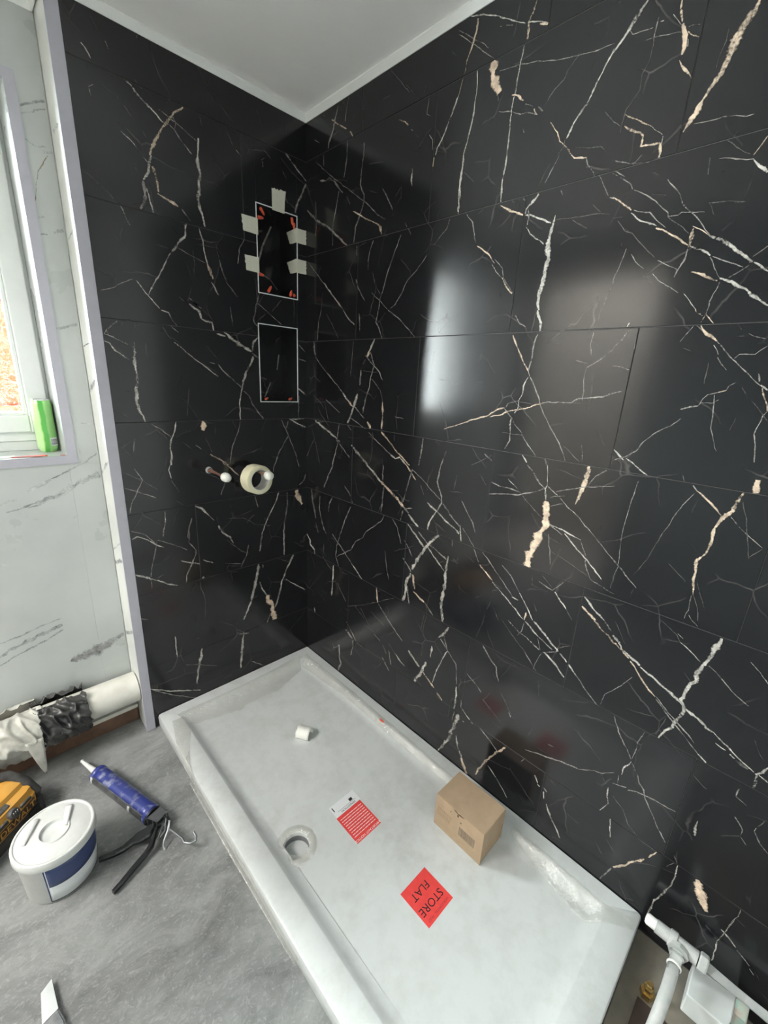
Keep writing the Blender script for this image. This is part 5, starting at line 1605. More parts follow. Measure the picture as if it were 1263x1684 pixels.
# ---- small cardboard box
M['card'] = plain('brown_card', (0.40, 0.285, 0.185), 0.75, var=0.10, scale=35, bump=0.05, bscale=200)
M['card_dark'] = plain('card_edge', (0.085, 0.05, 0.03), 0.8)
M['card_print'] = plain('grey_print', (0.19, 0.15, 0.11), 0.8)
bx = thing('cardboard_box', 'small brown cardboard box standing in the shower tray', 'box', (-0.143, -1.067, ZF))
X0, X1, Y0, Y1, Z0, Z1 = -0.2010, -0.0860, -1.1510, -0.9830, ZF+0.0005, 0.1500
t = 0.002
bm = BM(); box(bm, X0, X0+t, Y0, Y1, Z0, Z1-t, 0.0006); obj('front_panel', bm, M['card'], bx)
bm = BM(); box(bm, X1-t, X1, Y0, Y1, Z0, Z1-t, 0.0006); obj('back_panel', bm, M['card'], bx)
bm = BM(); box(bm, X0+t, X1-t, Y0+0.002, Y0+0.004, Z0, Z1-0.010, 0.0005); obj('side_panel', bm, M['card'], bx)
bm = BM(); box(bm, X0+t, X1-t, Y1-t, Y1, Z0, Z1-t, 0.0005); obj('side_panel', bm, M['card'], bx)
bm = BM(); box(bm, X0+t, X1-t, Y0+0.004, Y1-t, Z0, Z0+t); obj('base_panel', bm, M['card'], bx)
bm = BM(); box(bm, X0+t, X1-t, Y0+0.006, Y1-t, Z1-0.012, Z1-0.010); obj('dust_flap', bm, M['card_dark'], bx)
bm = BM(); box(bm, X0-0.0004, X1+0.0004, Y0, Y1, Z1-t, Z1, 0.0007); lid = obj('lid', bm, M['card'], bx)
bm = BM()      # torn tuck slot in the middle of the front edge
prism(bm, [(-1.045, 0.1499), (-1.052, 0.1440), (-1.066, 0.1405), (-1.078, 0.1425), (-1.087, 0.1455), (-1.070, 0.1470), (-1.063, 0.1445), (-1.055, 0.1485)], 0, 0.0003, basis((X0-0.0004, 0, 0), (0, 1, 0), (0, 0, 1)))
obj('torn_slot', bm, M['card_dark'], bx)
for a, b, c, d in ((-1.077, -1.074, 0.117, 0.122), (-1.040, -1.037, 0.128, 0.131), (-1.066, -1.061, 0.132, 0.139)):
    bm = BM(); box(bm, X0-0.0006, X0, a, b, c, d); obj('torn_mark', bm, M['card_dark'], bx)
bm = BM(); y = -1.072
rnd = random.Random(9)
while y > -1.126:
    w = 0.0008+0.0016*rnd.random(); box(bm, X0-0.0004, X0, y-w, y, 0.071, 0.102); y -= w+0.0008+0.0012*rnd.random()
obj('barcode', bm, M['card_print'], bx)
bm = BM()
for zz, hh, ys in ((0.100, 0.009, (-0.992, -1.040)), (0.089, 0.005, (-0.990, -1.036)), (0.080, 0.005, (-0.991, -1.038))):
    y = ys[0]
    while y > ys[1]:
        w = 0.0025+0.003*rnd.random(); box(bm, X0-0.0003, X0, y-w, y, zz, zz+hh); y -= w+0.0022
obj('faint_print', bm, plain('faint_print', (0.30, 0.215, 0.14), 0.8), bx)

# ---- curled scrap of white card, orange spacer on the rim
M['white_card'] = plain('white_card', (0.80, 0.79, 0.74), 0.6, var=0.05)
bm = BM(); rows_ = []
c0 = Vector((-0.312, -0.436, ZF)); ax = Vector((0.50, -0.86, 0)).normalized(); sd = Vector((0.86, 0.50, 0))
for i in range(9):
    row = []
    u = -0.026+0.052*i/8
    for j in range(17):
        a = math.radians(-28+236*j/16)
        r = 0.0235*(1+0.05*math.sin(i*1.3))
        jag = 0.006*noise.noise(Vector((j*0.7, 3, 1))) if i == 0 else 0
        p = c0 + ax*(u-jag) + sd*(-math.cos(a)*r) + Vector((0, 0, 0.0125+math.sin(a)*r))
        row.append(p)
    rows_.append(row)
sheet(bm, rows_, 0.0008)
o = obj('curled_card', bm, M['white_card'], loc=(c0.x, c0.y, ZF), smooth='all')
zmin = min((o.matrix_world @ v.co).z if False else v.co.z for v in o.data.vertices)
for v in o.data.vertices: v.co.z -= zmin - 0.0006
tag(o, 'curled scrap of torn white card lying in the tray', 'card scrap')
M['orange'] = plain('orange_plastic', (0.72, 0.105, 0.045), 0.4, var=0.1)
def spacer(p, d, label, L=0.02, r=0.0040):
    """small orange plastic wedge peg: round shank, flat tapering tip and a collar"""
    p = Vector(p); d = Vector(d).normalized()
    bm = BM(); tube(bm, [p, p+d*0.0015, p+d*(L*0.55), p+d*(L*0.8), p+d*L], [r*0.75, r, r, r*0.8, r*0.35], n=10)
    tube(bm, [p+d*(L*0.18), p+d*(L*0.24)], [r*1.18, r*1.18], n=10)
    return tag(obj('plastic_spacer', bm, M['orange'], loc=p, smooth=True), label, 'spacer', 'orange plastic spacers')
spacer((-0.0600, -0.588, ZT-0.0005+0.004), (0.1, -1, -0.05), 'orange plastic spacer lying on the tray rim', 0.022, 0.0038)

# ------------------------------------------------------------------ niche: masking tape and spacers
M['tape'] = plain('masking_tape', (0.60, 0.60, 0.50), 0.75, var=0.06, scale=120, bump=0.15, bscale=300)
def strip(name, pts, label, jag, folds=()):
    """pts: 2 polylines (left, right) in 3D; thin sheet with ragged ends"""
    A, B = pts
    rows = []
    for i, (a, b) in enumerate(zip(A, B)):
        a, b = Vector(a), Vector(b); row = []
        for j in range(11):
            q = a.lerp(b, j/10)
            if i in (0, len(A)-1) and jag[i != 0]:
                e = (Vector(A[1])-Vector(A[0])) if i == 0 else (Vector(A[-2])-Vector(A[-1]))
                q = q - e.normalized()*jag[i != 0]*(noise.noise(Vector((j*0.9, i*5+len(label), 0))))
            row.append(q)
        rows.append(row)
    bm = BM(); sheet(bm, rows, -0.0003)
    return tag(obj(name, bm, M['tape'], loc=A[0]), label, 'tape', 'strips of masking tape on the upper niche')
yb = -0.0016
n0 = NICHES[0]
strip('masking_tape', ([(-0.142, yb, 1.953), (-0.142, yb, 1.925), (-0.142, yb, 1.8885)], [(-0.086, yb, 1.958), (-0.091, yb, 1.925), (-0.093, yb, 1.8885)]), 'pale masking tape strip above the upper niche', (0.008, 0))
strip('masking_tape', ([(-0.259, yb, 1.846), (-0.23, yb, 1.847), (-0.199, yb, 1.848)], [(-0.253, yb, 1.799), (-0.23, yb, 1.799), (-0.199, yb, 1.798)]), 'pale masking tape at the upper left edge of the niche', (0.006, 0))
strip('masking_tape', ([(-0.253, yb, 1.728), (-0.23, yb, 1.7285), (-0.199, yb, 1.729)], [(-0.248, yb, 1.681), (-0.23, yb, 1.681), (-0.199, yb, 1.680)]), 'pale masking tape at the lower left edge of the niche', (0.006, 0))
xi = -0.0455
for zt_, zb_, lab in ((1.857, 1.810, 'pale masking tape folded round the upper right niche edge'), (1.757, 1.711, 'pale masking tape folded round the lower right niche edge')):
    strip('masking_tape', ([(-0.0012, yb, zt_+0.001), (-0.02, yb, zt_), (-0.0385, yb-0.0004, zt_), (xi-0.0008, yb, zt_), (xi-0.0008, 0.03, zt_-0.003), (xi-0.0008, 0.062, zt_-0.004)],
                           [(-0.0012, yb, zb_+0.001), (-0.02, yb, zb_), (-0.0385, yb-0.0004, zb_), (xi-0.0008, yb, zb_), (xi-0.0008, 0.022, zb_), (xi-0.0008, 0.040, zb_+0.002)]), lab, (0.004, 0.007))
a, b, c, d = NICHES[0]
t = 0.0034
spacer((a+0.016, 0.003, d-t-0.005), (0.75, 0.2, -0.75), 'orange spacer under the top left edge of the upper niche', 0.026, 0.0046)
spacer((a+t+0.001, 0.002, 1.8525), (1, 0.25, 0.18), 'orange spacer high on the left side of the upper niche', 0.027, 0.0052)
spacer((b-0.019, 0.002, d-t-0.003), (0.35, 0.3, -1), 'orange spacer at the top right corner of the upper niche', 0.024, 0.0044)
spacer((b-t-0.006, 0.003, 1.872), (0.15, 0.2, -1), 'orange spacer above the tape on the right niche edge', 0.020, 0.0040)
spacer((a+t+0.001, 0.002, 1.679), (1, 0.25, -0.05), 'orange spacer low on the left side of the upper niche', 0.022, 0.0050)
spacer((a+0.038, 0.002, c+t+0.003), (0.75, 0.25, 1), 'orange spacer on the bottom edge of the upper niche', 0.028, 0.0048)
spacer((b-0.030, 0.002, c+t+0.003), (0.45, 0.2, 1), 'orange spacer at the bottom right corner of the upper niche', 0.024, 0.0046)
spacer((b-t-0.008, 0.001, c+t+0.006), (0.1, 0.6, 0.5), 'short orange spacer in the bottom right niche corner', 0.013, 0.0046)
a, b, c, d = NICHES[1]
spacer((a+0.018, 0.0, c+t+0.004), (1, 0.5, 0.35), 'orange spacer at the bottom left of the lower niche', 0.020, 0.0040)
spacer((b-0.040, 0.0, c+t+0.004), (1, 0.4, 0.30), 'orange spacer at the bottom right of the lower niche', 0.022, 0.0040)

# ------------------------------------------------------------------ copper tails and tape roll
M['copper'] = plain('copper', (0.62, 0.34, 0.25), 0.4, metal=0.45, c2=(0.50, 0.27, 0.20), scale=50)
M['cream_plastic'] = plain('cream_plastic', (0.80, 0.80, 0.74), 0.35)
def tail(x, z, L, label):
    t = thing('capped_pipe', label, 'pipe', (x, -0.0005, z), 'capped copper pipe tails')
    bm = BM(); tube(bm, [(x, -0.0012, z), (x, -L, z)], 0.0075, n=20); obj('pipe', bm, M['copper'], t, smooth=True)
    bm = BM(); lathe(bm, [(0.008, -0.0012), (0.0125, -0.0012), (0.0118, 0.006), (0.0085, 0.0075)], (x, 0, z), (0, -1, 0), n=24); obj('wall_collar', bm, M['grey_plastic'], t, smooth=True)
    bm = BM(); lathe(bm, [(0.0077, L-0.022), (0.013, L-0.022), (0.0158, L-0.018), (0.0162, L-0.006), (0.0145, L+0.003), (0.010, L+0.0085), (0.0045, L+0.0105), (0, L+0.0108)], (x, 0, z), (0, -1, 0), n=24)
    obj('stop_end', bm, M['cream_plastic'], t, smooth=True)
tail(-0.427, 0.995, 0.150, 'copper pipe tail with white stop end, bare and empty')
tail(-0.272, 0.986, 0.163, 'copper pipe tail with white stop end carrying the tape roll')
t = thing('tape_roll', 'roll of cream masking tape hanging on the right copper pipe', 'tape roll', (-0.272, -0.075, 0.955))
rc = Vector((-0.276, -0.070, 0.9565)); axr = Vector((0.10, -1, 0.03)).normalized()
M['cream_tape'] = plain('cream_tape', (0.74, 0.70, 0.50), 0.6, var=0.05)
bm = BM(); lathe(bm, [(0.0400, -0.024), (0.0545, -0.024), (0.0552, -0.0235), (0.0552, 0.0235), (0.0545, 0.024), (0.0400, 0.024)], rc, axr, n=48, closed=True); obj('tape_body', bm, M['cream_tape'], t, smooth=True)
bm = BM(); lathe(bm, [(0.0376, -0.0245), (0.0400, -0.0245), (0.0400, 0.0245), (0.0376, 0.0245)], rc, axr, n=48, closed=True); obj('card_core', bm, plain('white_core', (0.62, 0.61, 0.57), 0.7), t, smooth=True)

# ------------------------------------------------------------------ window sill things
can = thing('drink_can', 'green drink can standing on the window sill', 'can', (-0.8525, 0.244, WZ0))
bm = BM(); cz = WZ0+0.0004
lathe(bm, [(0.0, 0.004), (0.017, 0.0035), (0.0200, 0.0), (0.0213, 0.0), (0.0255, 0.008), (0.0281, 0.015), (0.0281, 0.148), (0.0262, 0.157), (0.0238, 0.1635)], (-0.8525, 0.244, cz), n=40)
m, nt, b_ = new_mat('green_can_print')
tc = nt.nodes.new('ShaderNodeTexCoord'); sx = nt.nodes.new('ShaderNodeSeparateXYZ'); nt.links.new(tc.outputs['Object'], sx.inputs[0])
nz = nt.nodes.new('ShaderNodeTexNoise'); nz.inputs['Scale'].default_value = 24; nz.inputs['Detail'].default_value = 5; nt.links.new(tc.outputs['Object'], nz.inputs['Vector'])
ma_ = nt.nodes.new('ShaderNodeMath'); ma_.operation = 'MULTIPLY_ADD'; ma_.inputs[1].default_value = 0.012; nt.links.new(nz.outputs['Fac'], ma_.inputs[0]); nt.links.new(sx.outputs['X'], ma_.inputs[2])
rp = nt.nodes.new('ShaderNodeMapRange'); rp.inputs['From Min'].default_value = -0.028; rp.inputs['From Max'].default_value = 0.040; nt.links.new(ma_.outputs[0], rp.inputs['Value'])
cr = nt.nodes.new('ShaderNodeValToRGB'); E_ = cr.color_ramp.elements
E_[0].position = 0.0; E_[0].color = (0.55, 0.75, 0.42, 1); E_[1].position = 1.0; E_[1].color = (0.03, 0.07, 0.03, 1)
for p, c in ((0.30, (0.45, 0.72, 0.30, 1)), (0.36, (0.10, 0.40, 0.07, 1)), (0.50, (0.10, 0.42, 0.08, 1)), (0.56, (0.32, 0.62, 0.22, 1)), (0.86, (0.28, 0.58, 0.20, 1)), (0.90, (0.03, 0.09, 0.03, 1))):
    e = E_.new(p); e.color = c
nt.links.new(rp.outputs['Result'], cr.inputs['Fac']); nt.links.new(cr.outputs['Color'], b_.inputs['Base Color']); b_.inputs['Roughness'].default_value = 0.25; b_.inputs['Metallic'].default_value = 0.2
obj('can_body', bm, m, can, smooth=True)
M['steel'] = plain('brushed_aluminium', (0.72, 0.73, 0.73), 0.25, metal=0.9)
bm = BM(); lathe(bm, [(0.0238, 0.1630), (0.0242, 0.1650), (0.0232, 0.1668), (0.0217, 0.1655), (0.0208, 0.1625), (0.0, 0.1625)], (-0.8525, 0.244, cz), n=40); obj('can_lid', bm, M['steel'], can, smooth=True)
bm = BM(); box(bm, -0.858, -0.848, 0.237, 0.257, cz+0.1627, cz+0.1638, 0.0004); obj('ring_pull', bm, M['steel'], can)
bm = BM()      # barcode panel wrapped round the can near its foot
rr = 0.0284; ra = []; 
for z in (0.020, 0.046):
    ra.append([(-0.8525+rr*math.cos(math.radians(-78+44*k/8)), 0.244+rr*math.sin(math.radians(-78+44*k/8)), cz+z) for k in range(9)])
sheet(bm, ra, 0.0002); bc = obj('barcode_panel', bm, M['white_label'], can)
bm = BM()
for k in range(9):
    a = math.radians(-74+36*k/8); p = Vector((-0.8525+(rr+0.0003)*math.cos(a), 0.244+(rr+0.0003)*math.sin(a), 0))
    tube(bm, [(p.x, p.y, cz+0.024), (p.x, p.y, cz+0.042)], 0.0006 if k % 3 else 0.001, n=4)
obj('barcode_bars', bm, plain('grey_bars', (0.25, 0.25, 0.28), 0.5), bc)
M['red_wrapper'] = plain('red_wrapper', (0.72, 0.12, 0.10), 0.5, var=0.25, scale=90)
def scrap(name, poly, z, mat, label, cat, h=0.006, seed=0):
    xs = [p[0] for p in poly]; ys = [p[1] for p in poly]
    n = len(poly)//2; A = poly[:n]; B = poly[n:][::-1]
    rows = []
    for j in range(7):
        rows.append([(a[0]+(b[0]-a[0])*j/6, a[1]+(b[1]-a[1])*j/6, z+0.0008+h*abs(noise.noise(Vector((i*0.9+seed, j*0.8, seed))))) for i, (a, b) in enumerate(zip(A, B))])
    bm = BM(); sheet(bm, rows, 0.0004)
    return tag(obj(name, bm, mat, loc=(poly[0][0], poly[0][1], z)), label, cat)
scrap('wrapper_scrap', [(-0.955, 0.150), (-0.935, 0.158), (-0.915, 0.160), (-0.890, 0.156), (-0.875, 0.150), (-0.868, 0.146), (-0.872, 0.140), (-0.882, 0.137), (-0.895, 0.134), (-0.915, 0.142), (-0.935, 0.146), (-0.956, 0.147)], WZ0, M['red_wrapper'], 'torn red wrapper lying on the window sill', 'wrapper', 0.006, 2)
scrap('red_chip', [(-0.8385, 0.140), (-0.832, 0.143), (-0.826, 0.141), (-0.826, 0.136), (-0.832, 0.134), (-0.8385, 0.137)], WZ0, M['red_wrapper'], 'tiny red scrap at the corner of the window sill', 'scrap', 0.002, 5)
scrap('paper_scrap', [(-1.03, 0.170), (-1.0, 0.185), (-0.97, 0.188), (-0.945, 0.184), (-0.948, 0.166), (-0.97, 0.150), (-1.0, 0.148), (-1.03, 0.150)], WZ0, M['white_card'], 'flat white paper scrap on the window sill', 'paper', 0.003, 8)

# ------------------------------------------------------------------ soil pipe on the window wall
M['old_white'] = plain('dusty_white_pipe', (0.68, 0.67, 0.62), 0.45, c2=(0.58, 0.56, 0.50), scale=14)
sp = thing('soil_pipe', 'fat white soil pipe running along the foot of the window wall', 'pipe', (-1.3, 0.068, 0.12))
PY, PZ, PR = 0.068, 0.172, 0.056
bm = BM(); tube(bm, [(-1.94, PY, PZ+0.004), (-1.35, PY, PZ+0.002), (-0.7385, PY, PZ)], PR, n=40); obj('pipe', bm, M['old_white'], sp, smooth=True)
bm = BM(); tube(bm, [(-1.94, PY-0.003, PZ+0.006), (-1.03, PY-0.003, PZ+0.006), (-1.018, PY-0.003, PZ+0.006)], [0.0585, 0.0585, 0.0572], n=40); obj('pipe_socket', bm, M['old_white'], sp, smooth=True)
def wrap(name, x0, x1, mat, label, seed, amp, base, skirt=None, nu=64, nv=96, ragged=0.008):
    rows = []
    for i in range(nu+1):
        row = []
        for j in range(nv+1):
            a = math.radians(80 - 330*j/nv)
            x = x0+(x1-x0)*i/nu
            if i in (0, nu): x += ragged*noise.noise(Vector((j*0.35, seed, i)))
            w = noise.noise(Vector((x*30+a*1.6+seed, x*9-a*0.9, seed)))
            w2 = noise.noise(Vector((x*60, math.cos(a)*5+seed, math.sin(a)*5)))
            r = base + amp*1.25*max(0.0, 1-abs(w)*3.2)**1.4 + amp*0.25*w2 + amp*0.35
            r = max(r, base+0.0006)
            row.append((x, min(PY-r*math.cos(a), YW-0.0015), PZ+r*math.sin(a)))
        rows.append(row)
    bm = BM(); sheet(bm, rows, 0.0006)
    return tag(obj(name, bm, mat, loc=(x0, PY, PZ), smooth='all'), label, 'plastic wrap')
M['black_wrap'] = plain('dusty_black_plastic', (0.017, 0.017, 0.019), 0.30, c2=(0.085, 0.083, 0.078), scale=16)
M['dusty_wrap'] = plain('cloudy_film', (0.50, 0.49, 0.44), 0.42, c2=(0.36, 0.355, 0.32), scale=30)
wrap('black_plastic_wrap', -1.045, -0.897, M['black_wrap'], 'crumpled black plastic sheet wrapped round the soil pipe', 3.0, 0.014, 0.0625)
wrap('cloudy_film_wrap', -1.19, -1.030, M['dusty_wrap'], 'dusty cloudy film wrapped round the pipe beside the black plastic', 8.0, 0.008, 0.0770, ragged=0.012)
bm = BM(); rows_ = []      # hanging tail of the cloudy film
for i in range(13):
    t_ = i/12; w = 0.042*(1-t_)**0.8+0.004; cx = -1.032+0.012*t_
    rows_.append([(cx-0.022+w*(j/6-0.5), PY-0.086-0.010*math.sin(t_*2)+0.004*noise.noise(Vector((j, i*0.6, 4))), PZ+0.012-0.135*t_) for j in range(7)])
sheet(bm, rows_, 0.0005)
tag(obj('film_tail', bm, M['dusty_wrap'], loc=(-1.032, PY-0.083, PZ), smooth='all'), 'pointed tail of cloudy film hanging from the pipe', 'plastic wrap')
M['timber'] = plain('brown_timber', (0.17, 0.095, 0.06), 0.75, c2=(0.10, 0.055, 0.035), scale=18, bump=0.2, bscale=60)
bm = BM(); box(bm, -1.94, -0.7385, 0.092, 0.1255, 0.0, 0.062, 0.002); tag(obj('timber_batten', bm, M['timber'], loc=(-1.3, 0.11, 0)), 'brown timber batten on the floor beneath the soil pipe', 'timber')
bm = BM(); box(bm, -1.94, -0.7385, 0.084, 0.1255, 0.0622, 0.078, 0.001); tag(obj('white_ledge', bm, M['old_white'], loc=(-1.3, 0.11, 0.0622)), 'thin pale ledge strip on top of the timber batten', 'ledge')

# ------------------------------------------------------------------ plastic tub
cx, cy = -1.0548, -0.3690
tub = thing('plastic_tub', 'round white plastic tub with blue label and dusty lid', 'tub', (cx, cy, 0))
bm = BM(); lathe(bm, [(0.0, 0.0008), (0.0765, 0.0008), (0.0790, 0.004), (0.0855, 0.128), (0.0870, 0.130), (0.0870, 0.138)], (cx, cy, 0), n=56); obj('tub_body', bm, M['white_plastic'], tub, smooth=True)
M['tub_lid'] = dusty('dusty_lid', (0.60, 0.61, 0.595), (0.44, 0.44, 0.41), 0.45)
bm = BM(); lathe(bm, [(0.0880, 0.1315), (0.0905, 0.1315), (0.0922, 0.1340), (0.0915, 0.1500), (0.0900, 0.1545), (0.0875, 0.1560), (0.0850, 0.1555), (0.0835, 0.1530), (0.0805, 0.1530), (0.0795, 0.1538), (0.0360, 0.1538), (0.0345, 0.1575), (0.0315, 0.1578), (0.0295, 0.1500), (0.0265, 0.1490), (0.0, 0.1490)], (cx, cy, 0), n=56)
lid = obj('tub_lid', bm, M['tub_lid'], tub, smooth=True)
def bent_strip(a, b, w, h0, h1, name, mat, parent):
    a, b = Vector(a), Vector(b); d = (b-a).normalized(); s = d.cross(Vector((0, 0, 1))).normalized()
    rows = []
    for i in range(11):
        t_ = i/10; p = a.lerp(b, t_); z = h0+(h1-h0)*t_ + 0.002*math.sin(t_*math.pi)
        rows.append([(p.x+s.x*w*(j/4-0.5)*(0.75+0.25*t_), p.y+s.y*w*(j/4-0.5)*(0.75+0.25*t_), z+0.0015*math.sin(j/4*math.pi)) for j in range(5)])
    bm = BM(); sheet(bm, rows, 0.0012); return obj(name, bm, mat, parent, smooth='all')
M['grey_strip'] = plain('grey_strip', (0.52, 0.53, 0.52), 0.5)
bent_strip((-1.118, -0.366, 0), (-1.082, -0.306, 0), 0.011, 0.1565, 0.1575, 'strap', M['grey_strip'], lid)
bent_strip((-1.030, -0.372, 0), (-1.012, -0.316, 0), 0.017, 0.1570, 0.1590, 'strap', plain('white_strip', (0.66, 0.66, 0.67), 0.5), lid)
def wrapband(a0, a1, z0, z1, off, mat, name, parent, n=24, prof=None):
    rows = []
    for z in [z0+(z1-z0)*k/4 for k in range(5)]:
        r = 0.0790+(0.0855-0.0790)*(z-0.004)/0.124 + off
        rows.append([(cx+r*math.cos(math.radians(a0+(a1-a0)*k/n)), cy+r*math.sin(math.radians(a0+(a1-a0)*k/n)), z) for k in range(n+1)])
    bm = BM(); sheet(bm, rows, 0.0002); return obj(name, bm, mat, parent, smooth='all')
M['navy'] = plain('navy_label', (0.035, 0.055, 0.15), 0.4, var=0.1)
lbl = wrapband(-116, 40, 0.010, 0.128, 0.0003, M['white_label'], 'label', tub)
wrapband(-113, 40, 0.062, 0.127, 0.0006, M['navy'], 'blue_band', lbl)
wrapband(-116.5, -114.6, 0.010, 0.128, 0.0006, M['navy'], 'label_edge', lbl, n=3)
wrapband(-116, 40, 0.006, 0.0105, 0.0006, plain('dark_edge', (0.07, 0.075, 0.08), 0.5), 'label_foot', lbl)
# small print curved round the label
def curved_marks(a0, a1, z0, z1, mat, name, parent, seed, step=2.2):
    rnd = random.Random(seed); bm = BM(); a = a0
    while a < a1:
        w = step*(0.5+0.6*rnd.random()); rr = []
        for z in (z0+(z1-z0)*0.3*rnd.random(), z1-(z1-z0)*0.3*rnd.random()):
            r = 0.0790+0.0065*(z-0.004)/0.124+0.0009
            rr.append([(cx+r*math.cos(math.radians(q)), cy+r*math.sin(math.radians(q)), z) for q in (a, a+w)])
        sheet(bm, rr, 0.0002); a += w*1.45
    return obj(name, bm, mat, parent)
curved_marks(2, 34, 0.090, 0.112, M['white_label'], 'label_print', lbl, 4, 3.2)
curved_marks(-22, 30, 0.030, 0.040, M['navy'], 'label_print', lbl, 6, 2.0)

# ------------------------------------------------------------------ sealant gun
gun = thing('sealant_gun', 'blue barrelled sealant gun with black handles lying on the floor', 'sealant gun', (-0.87, -0.25, 0))
A_, B_ = Vector((-0.917, -0.120, 0.0285)), Vector((-0.831, -0.388, 0.0285))
ad = (B_-A_).normalized(); sd = Vector((-ad.y, ad.x, 0)); 
if sd.x > 0: sd = -sd                      # sideways, towards the handles
L_ = (B_-A_).length
m, nt, b_ = new_mat('blue_barrel')
tc = nt.nodes.new('ShaderNodeTexCoord'); nz = nt.nodes.new('ShaderNodeTexNoise'); nz.inputs['Scale'].default_value = 45; nz.inputs['Detail'].default_value = 7; nt.links.new(tc.outputs['Object'], nz.inputs['Vector'])
cr = nt.nodes.new('ShaderNodeValToRGB'); cr.color_ramp.elements[0].position = 0.5; cr.color_ramp.elements[0].color = (0.028, 0.040, 0.20, 1); cr.color_ramp.elements[1].position = 0.72; cr.color_ramp.elements[1].color = (0.28, 0.29, 0.36, 1)
nt.links.new(nz.outputs['Fac'], cr.inputs['Fac']); nt.links.new(cr.outputs['Color'], b_.inputs['Base Color']); b_.inputs['Roughness'].default_value = 0.3
M['blue_barrel'] = m
M['dark_barrel'] = plain('dark_window', (0.030, 0.032, 0.035), 0.3, c2=(0.12, 0.12, 0.12), scale=28)
M['gun_metal'] = plain('black_metal', (0.022, 0.022, 0.025), 0.35, metal=0.3, var=0.3, scale=60)
M['bare_metal'] = plain('scuffed_metal', (0.32, 0.33, 0.34), 0.38, metal=0.85, var=0.3, scale=60)
def barrel(a0, a1, r, mat, name, s0=0.0, s1=1.0, n=20):
    rows = []
    for i in range(13):
        p = A_ + ad*(L_*(s0+(s1-s0)*i/12)); row = []
        for k in range(n+1):
            a = math.radians(a0+(a1-a0)*k/n); row.append(p + sd*(math.cos(a)*r) + Vector((0, 0, math.sin(a)*r)))
        rows.append(row)
    bm = BM(); sheet(bm, rows, 0.0012); return obj(name, bm, mat, gun, smooth='all')
barrel(38, 250, 0.0262, M['blue_barrel'], 'barrel')
barrel(-110, 38, 0.0262, M['dark_barrel'], 'barrel_window')
bm = BM(); lathe(bm, [(0.0, -0.002), (0.0238, -0.002), (0.0244, 0.0), (0.0244, L_-0.006), (0.0, L_-0.006)], A_, ad, n=32); obj('cartridge', bm, plain('grey_cartridge', (0.22, 0.22, 0.23), 0.4), gun, smooth=True)
for s_ in (0.004, 0.70):
    barrel(-60, 30, 0.0276, M['white_plastic'], 'white_band', s_, s_+0.035, 10)
bm = BM(); lathe(bm, [(0.0245, -0.006), (0.0282, -0.005), (0.0284, 0.006), (0.0268, 0.008)], A_, ad, n=32); obj('front_collar', bm, M['blue_barrel'], gun, smooth=True)
bm = BM(); lathe(bm, [(0.0266, L_-0.016), (0.0284, L_-0.014), (0.0284, L_-0.004), (0.0262, L_-0.002)], A_, ad, n=32); obj('rear_collar', bm, M['blue_barrel'], gun, smooth=True)
bm = BM(); lathe(bm, [(0.0, L_+0.004), (0.0255, L_+0.003), (0.0278, L_-0.003), (0.0278, L_-0.010), (0.0, L_-0.010)], A_, ad, n=32); obj('end_cap', bm, M['gun_metal'], gun, smooth=True)
bm = BM(); lathe(bm, [(0.0, -0.098), (0.0042, -0.098), (0.0048, -0.092), (0.0105, -0.010), (0.0125, -0.004), (0.0, -0.003)], A_, ad, n=20); nzl = obj('nozzle', bm, M['cream_plastic'], gun, smooth=True)
bm = BM(); lathe(bm, [(0.0, -0.104), (0.004, -0.105), (0.0065, -0.099), (0.005, -0.094), (0.0043, -0.093)], A_+Vector((0.0006, 0, 0.0004)), ad, n=9); obj('sealant_blob', bm, M['white_plastic'], nzl)
# frame plate: bent steel bracket behind the end cap
fm = basis(B_+ad*0.004-Vector((0, 0, 0)), ad, sd)        # local x along the gun, y towards the handles, z up
bm = BM()
prism(bm, [(0.0, -0.024), (0.030, -0.030), (0.050, -0.022), (0.052, 0.006), (0.040, 0.020), (0.0, 0.022)], 0.014, 0.0165, fm)
prism(bm, [(0.0, -0.022), (0.036, -0.018), (0.040, 0.014), (0.0, 0.022)], -0.020, -0.0178, fm)
box(bm, 0.0, 0.003, -0.022, 0.022, -0.020, 0.0165, M=fm)
obj('bracket', bm, plain('grey_steel_plate', (0.13, 0.135, 0.14), 0.4, metal=0.5, var=0.3, scale=50), gun)
bm = BM()
for p in ((0.014, 0.012), (0.034, -0.018), (0.030, 0.010)):
    q = fm @ Vector((p[0], p[1], 0)); tube(bm, [q+Vector((0, 0, -0.018)), q+Vector((0, 0, 0.0195))], 0.0042, n=12)
obj('rivet', bm, M['bare_metal'], gun, smooth=True)
def lever(pts, ws, thick, name, mat):
    """flat-sided handle bar along a floor polyline"""
    P = [Vector(p) for p in pts]; bm = BM(); loops = []
    for i, p in enumerate(P):
        d = (P[min(i+1, len(P)-1)]-P[max(i-1, 0)]).normalized(); s = d.cross(Vector((0, 0, 1))).normalized()
        w = ws[i]/2; h = thick/2; c_ = min(w, h)*0.5
        sec = [(-w+c_, -h), (w-c_, -h), (w, -h+c_), (w, h-c_), (w-c_, h), (-w+c_, h), (-w, h-c_), (-w, -h+c_)]
        loops.append([bm.verts.new(p+s*a+Vector((0, 0, b))) for a, b in sec])
    for a, b in zip(loops, loops[1:]):
        for k in range(8): bm.faces.new((a[k], a[(k+1) % 8], b[(k+1) % 8], b[k]))
    bm.faces.new(loops[0][::-1]); bm.faces.new(loops[-1])
    return obj(name, bm, mat, gun, smooth=True)
hz = 0.017
M['handle_black'] = plain('glossy_black_grip', (0.014, 0.014, 0.016), 0.22, var=0.2, scale=70)
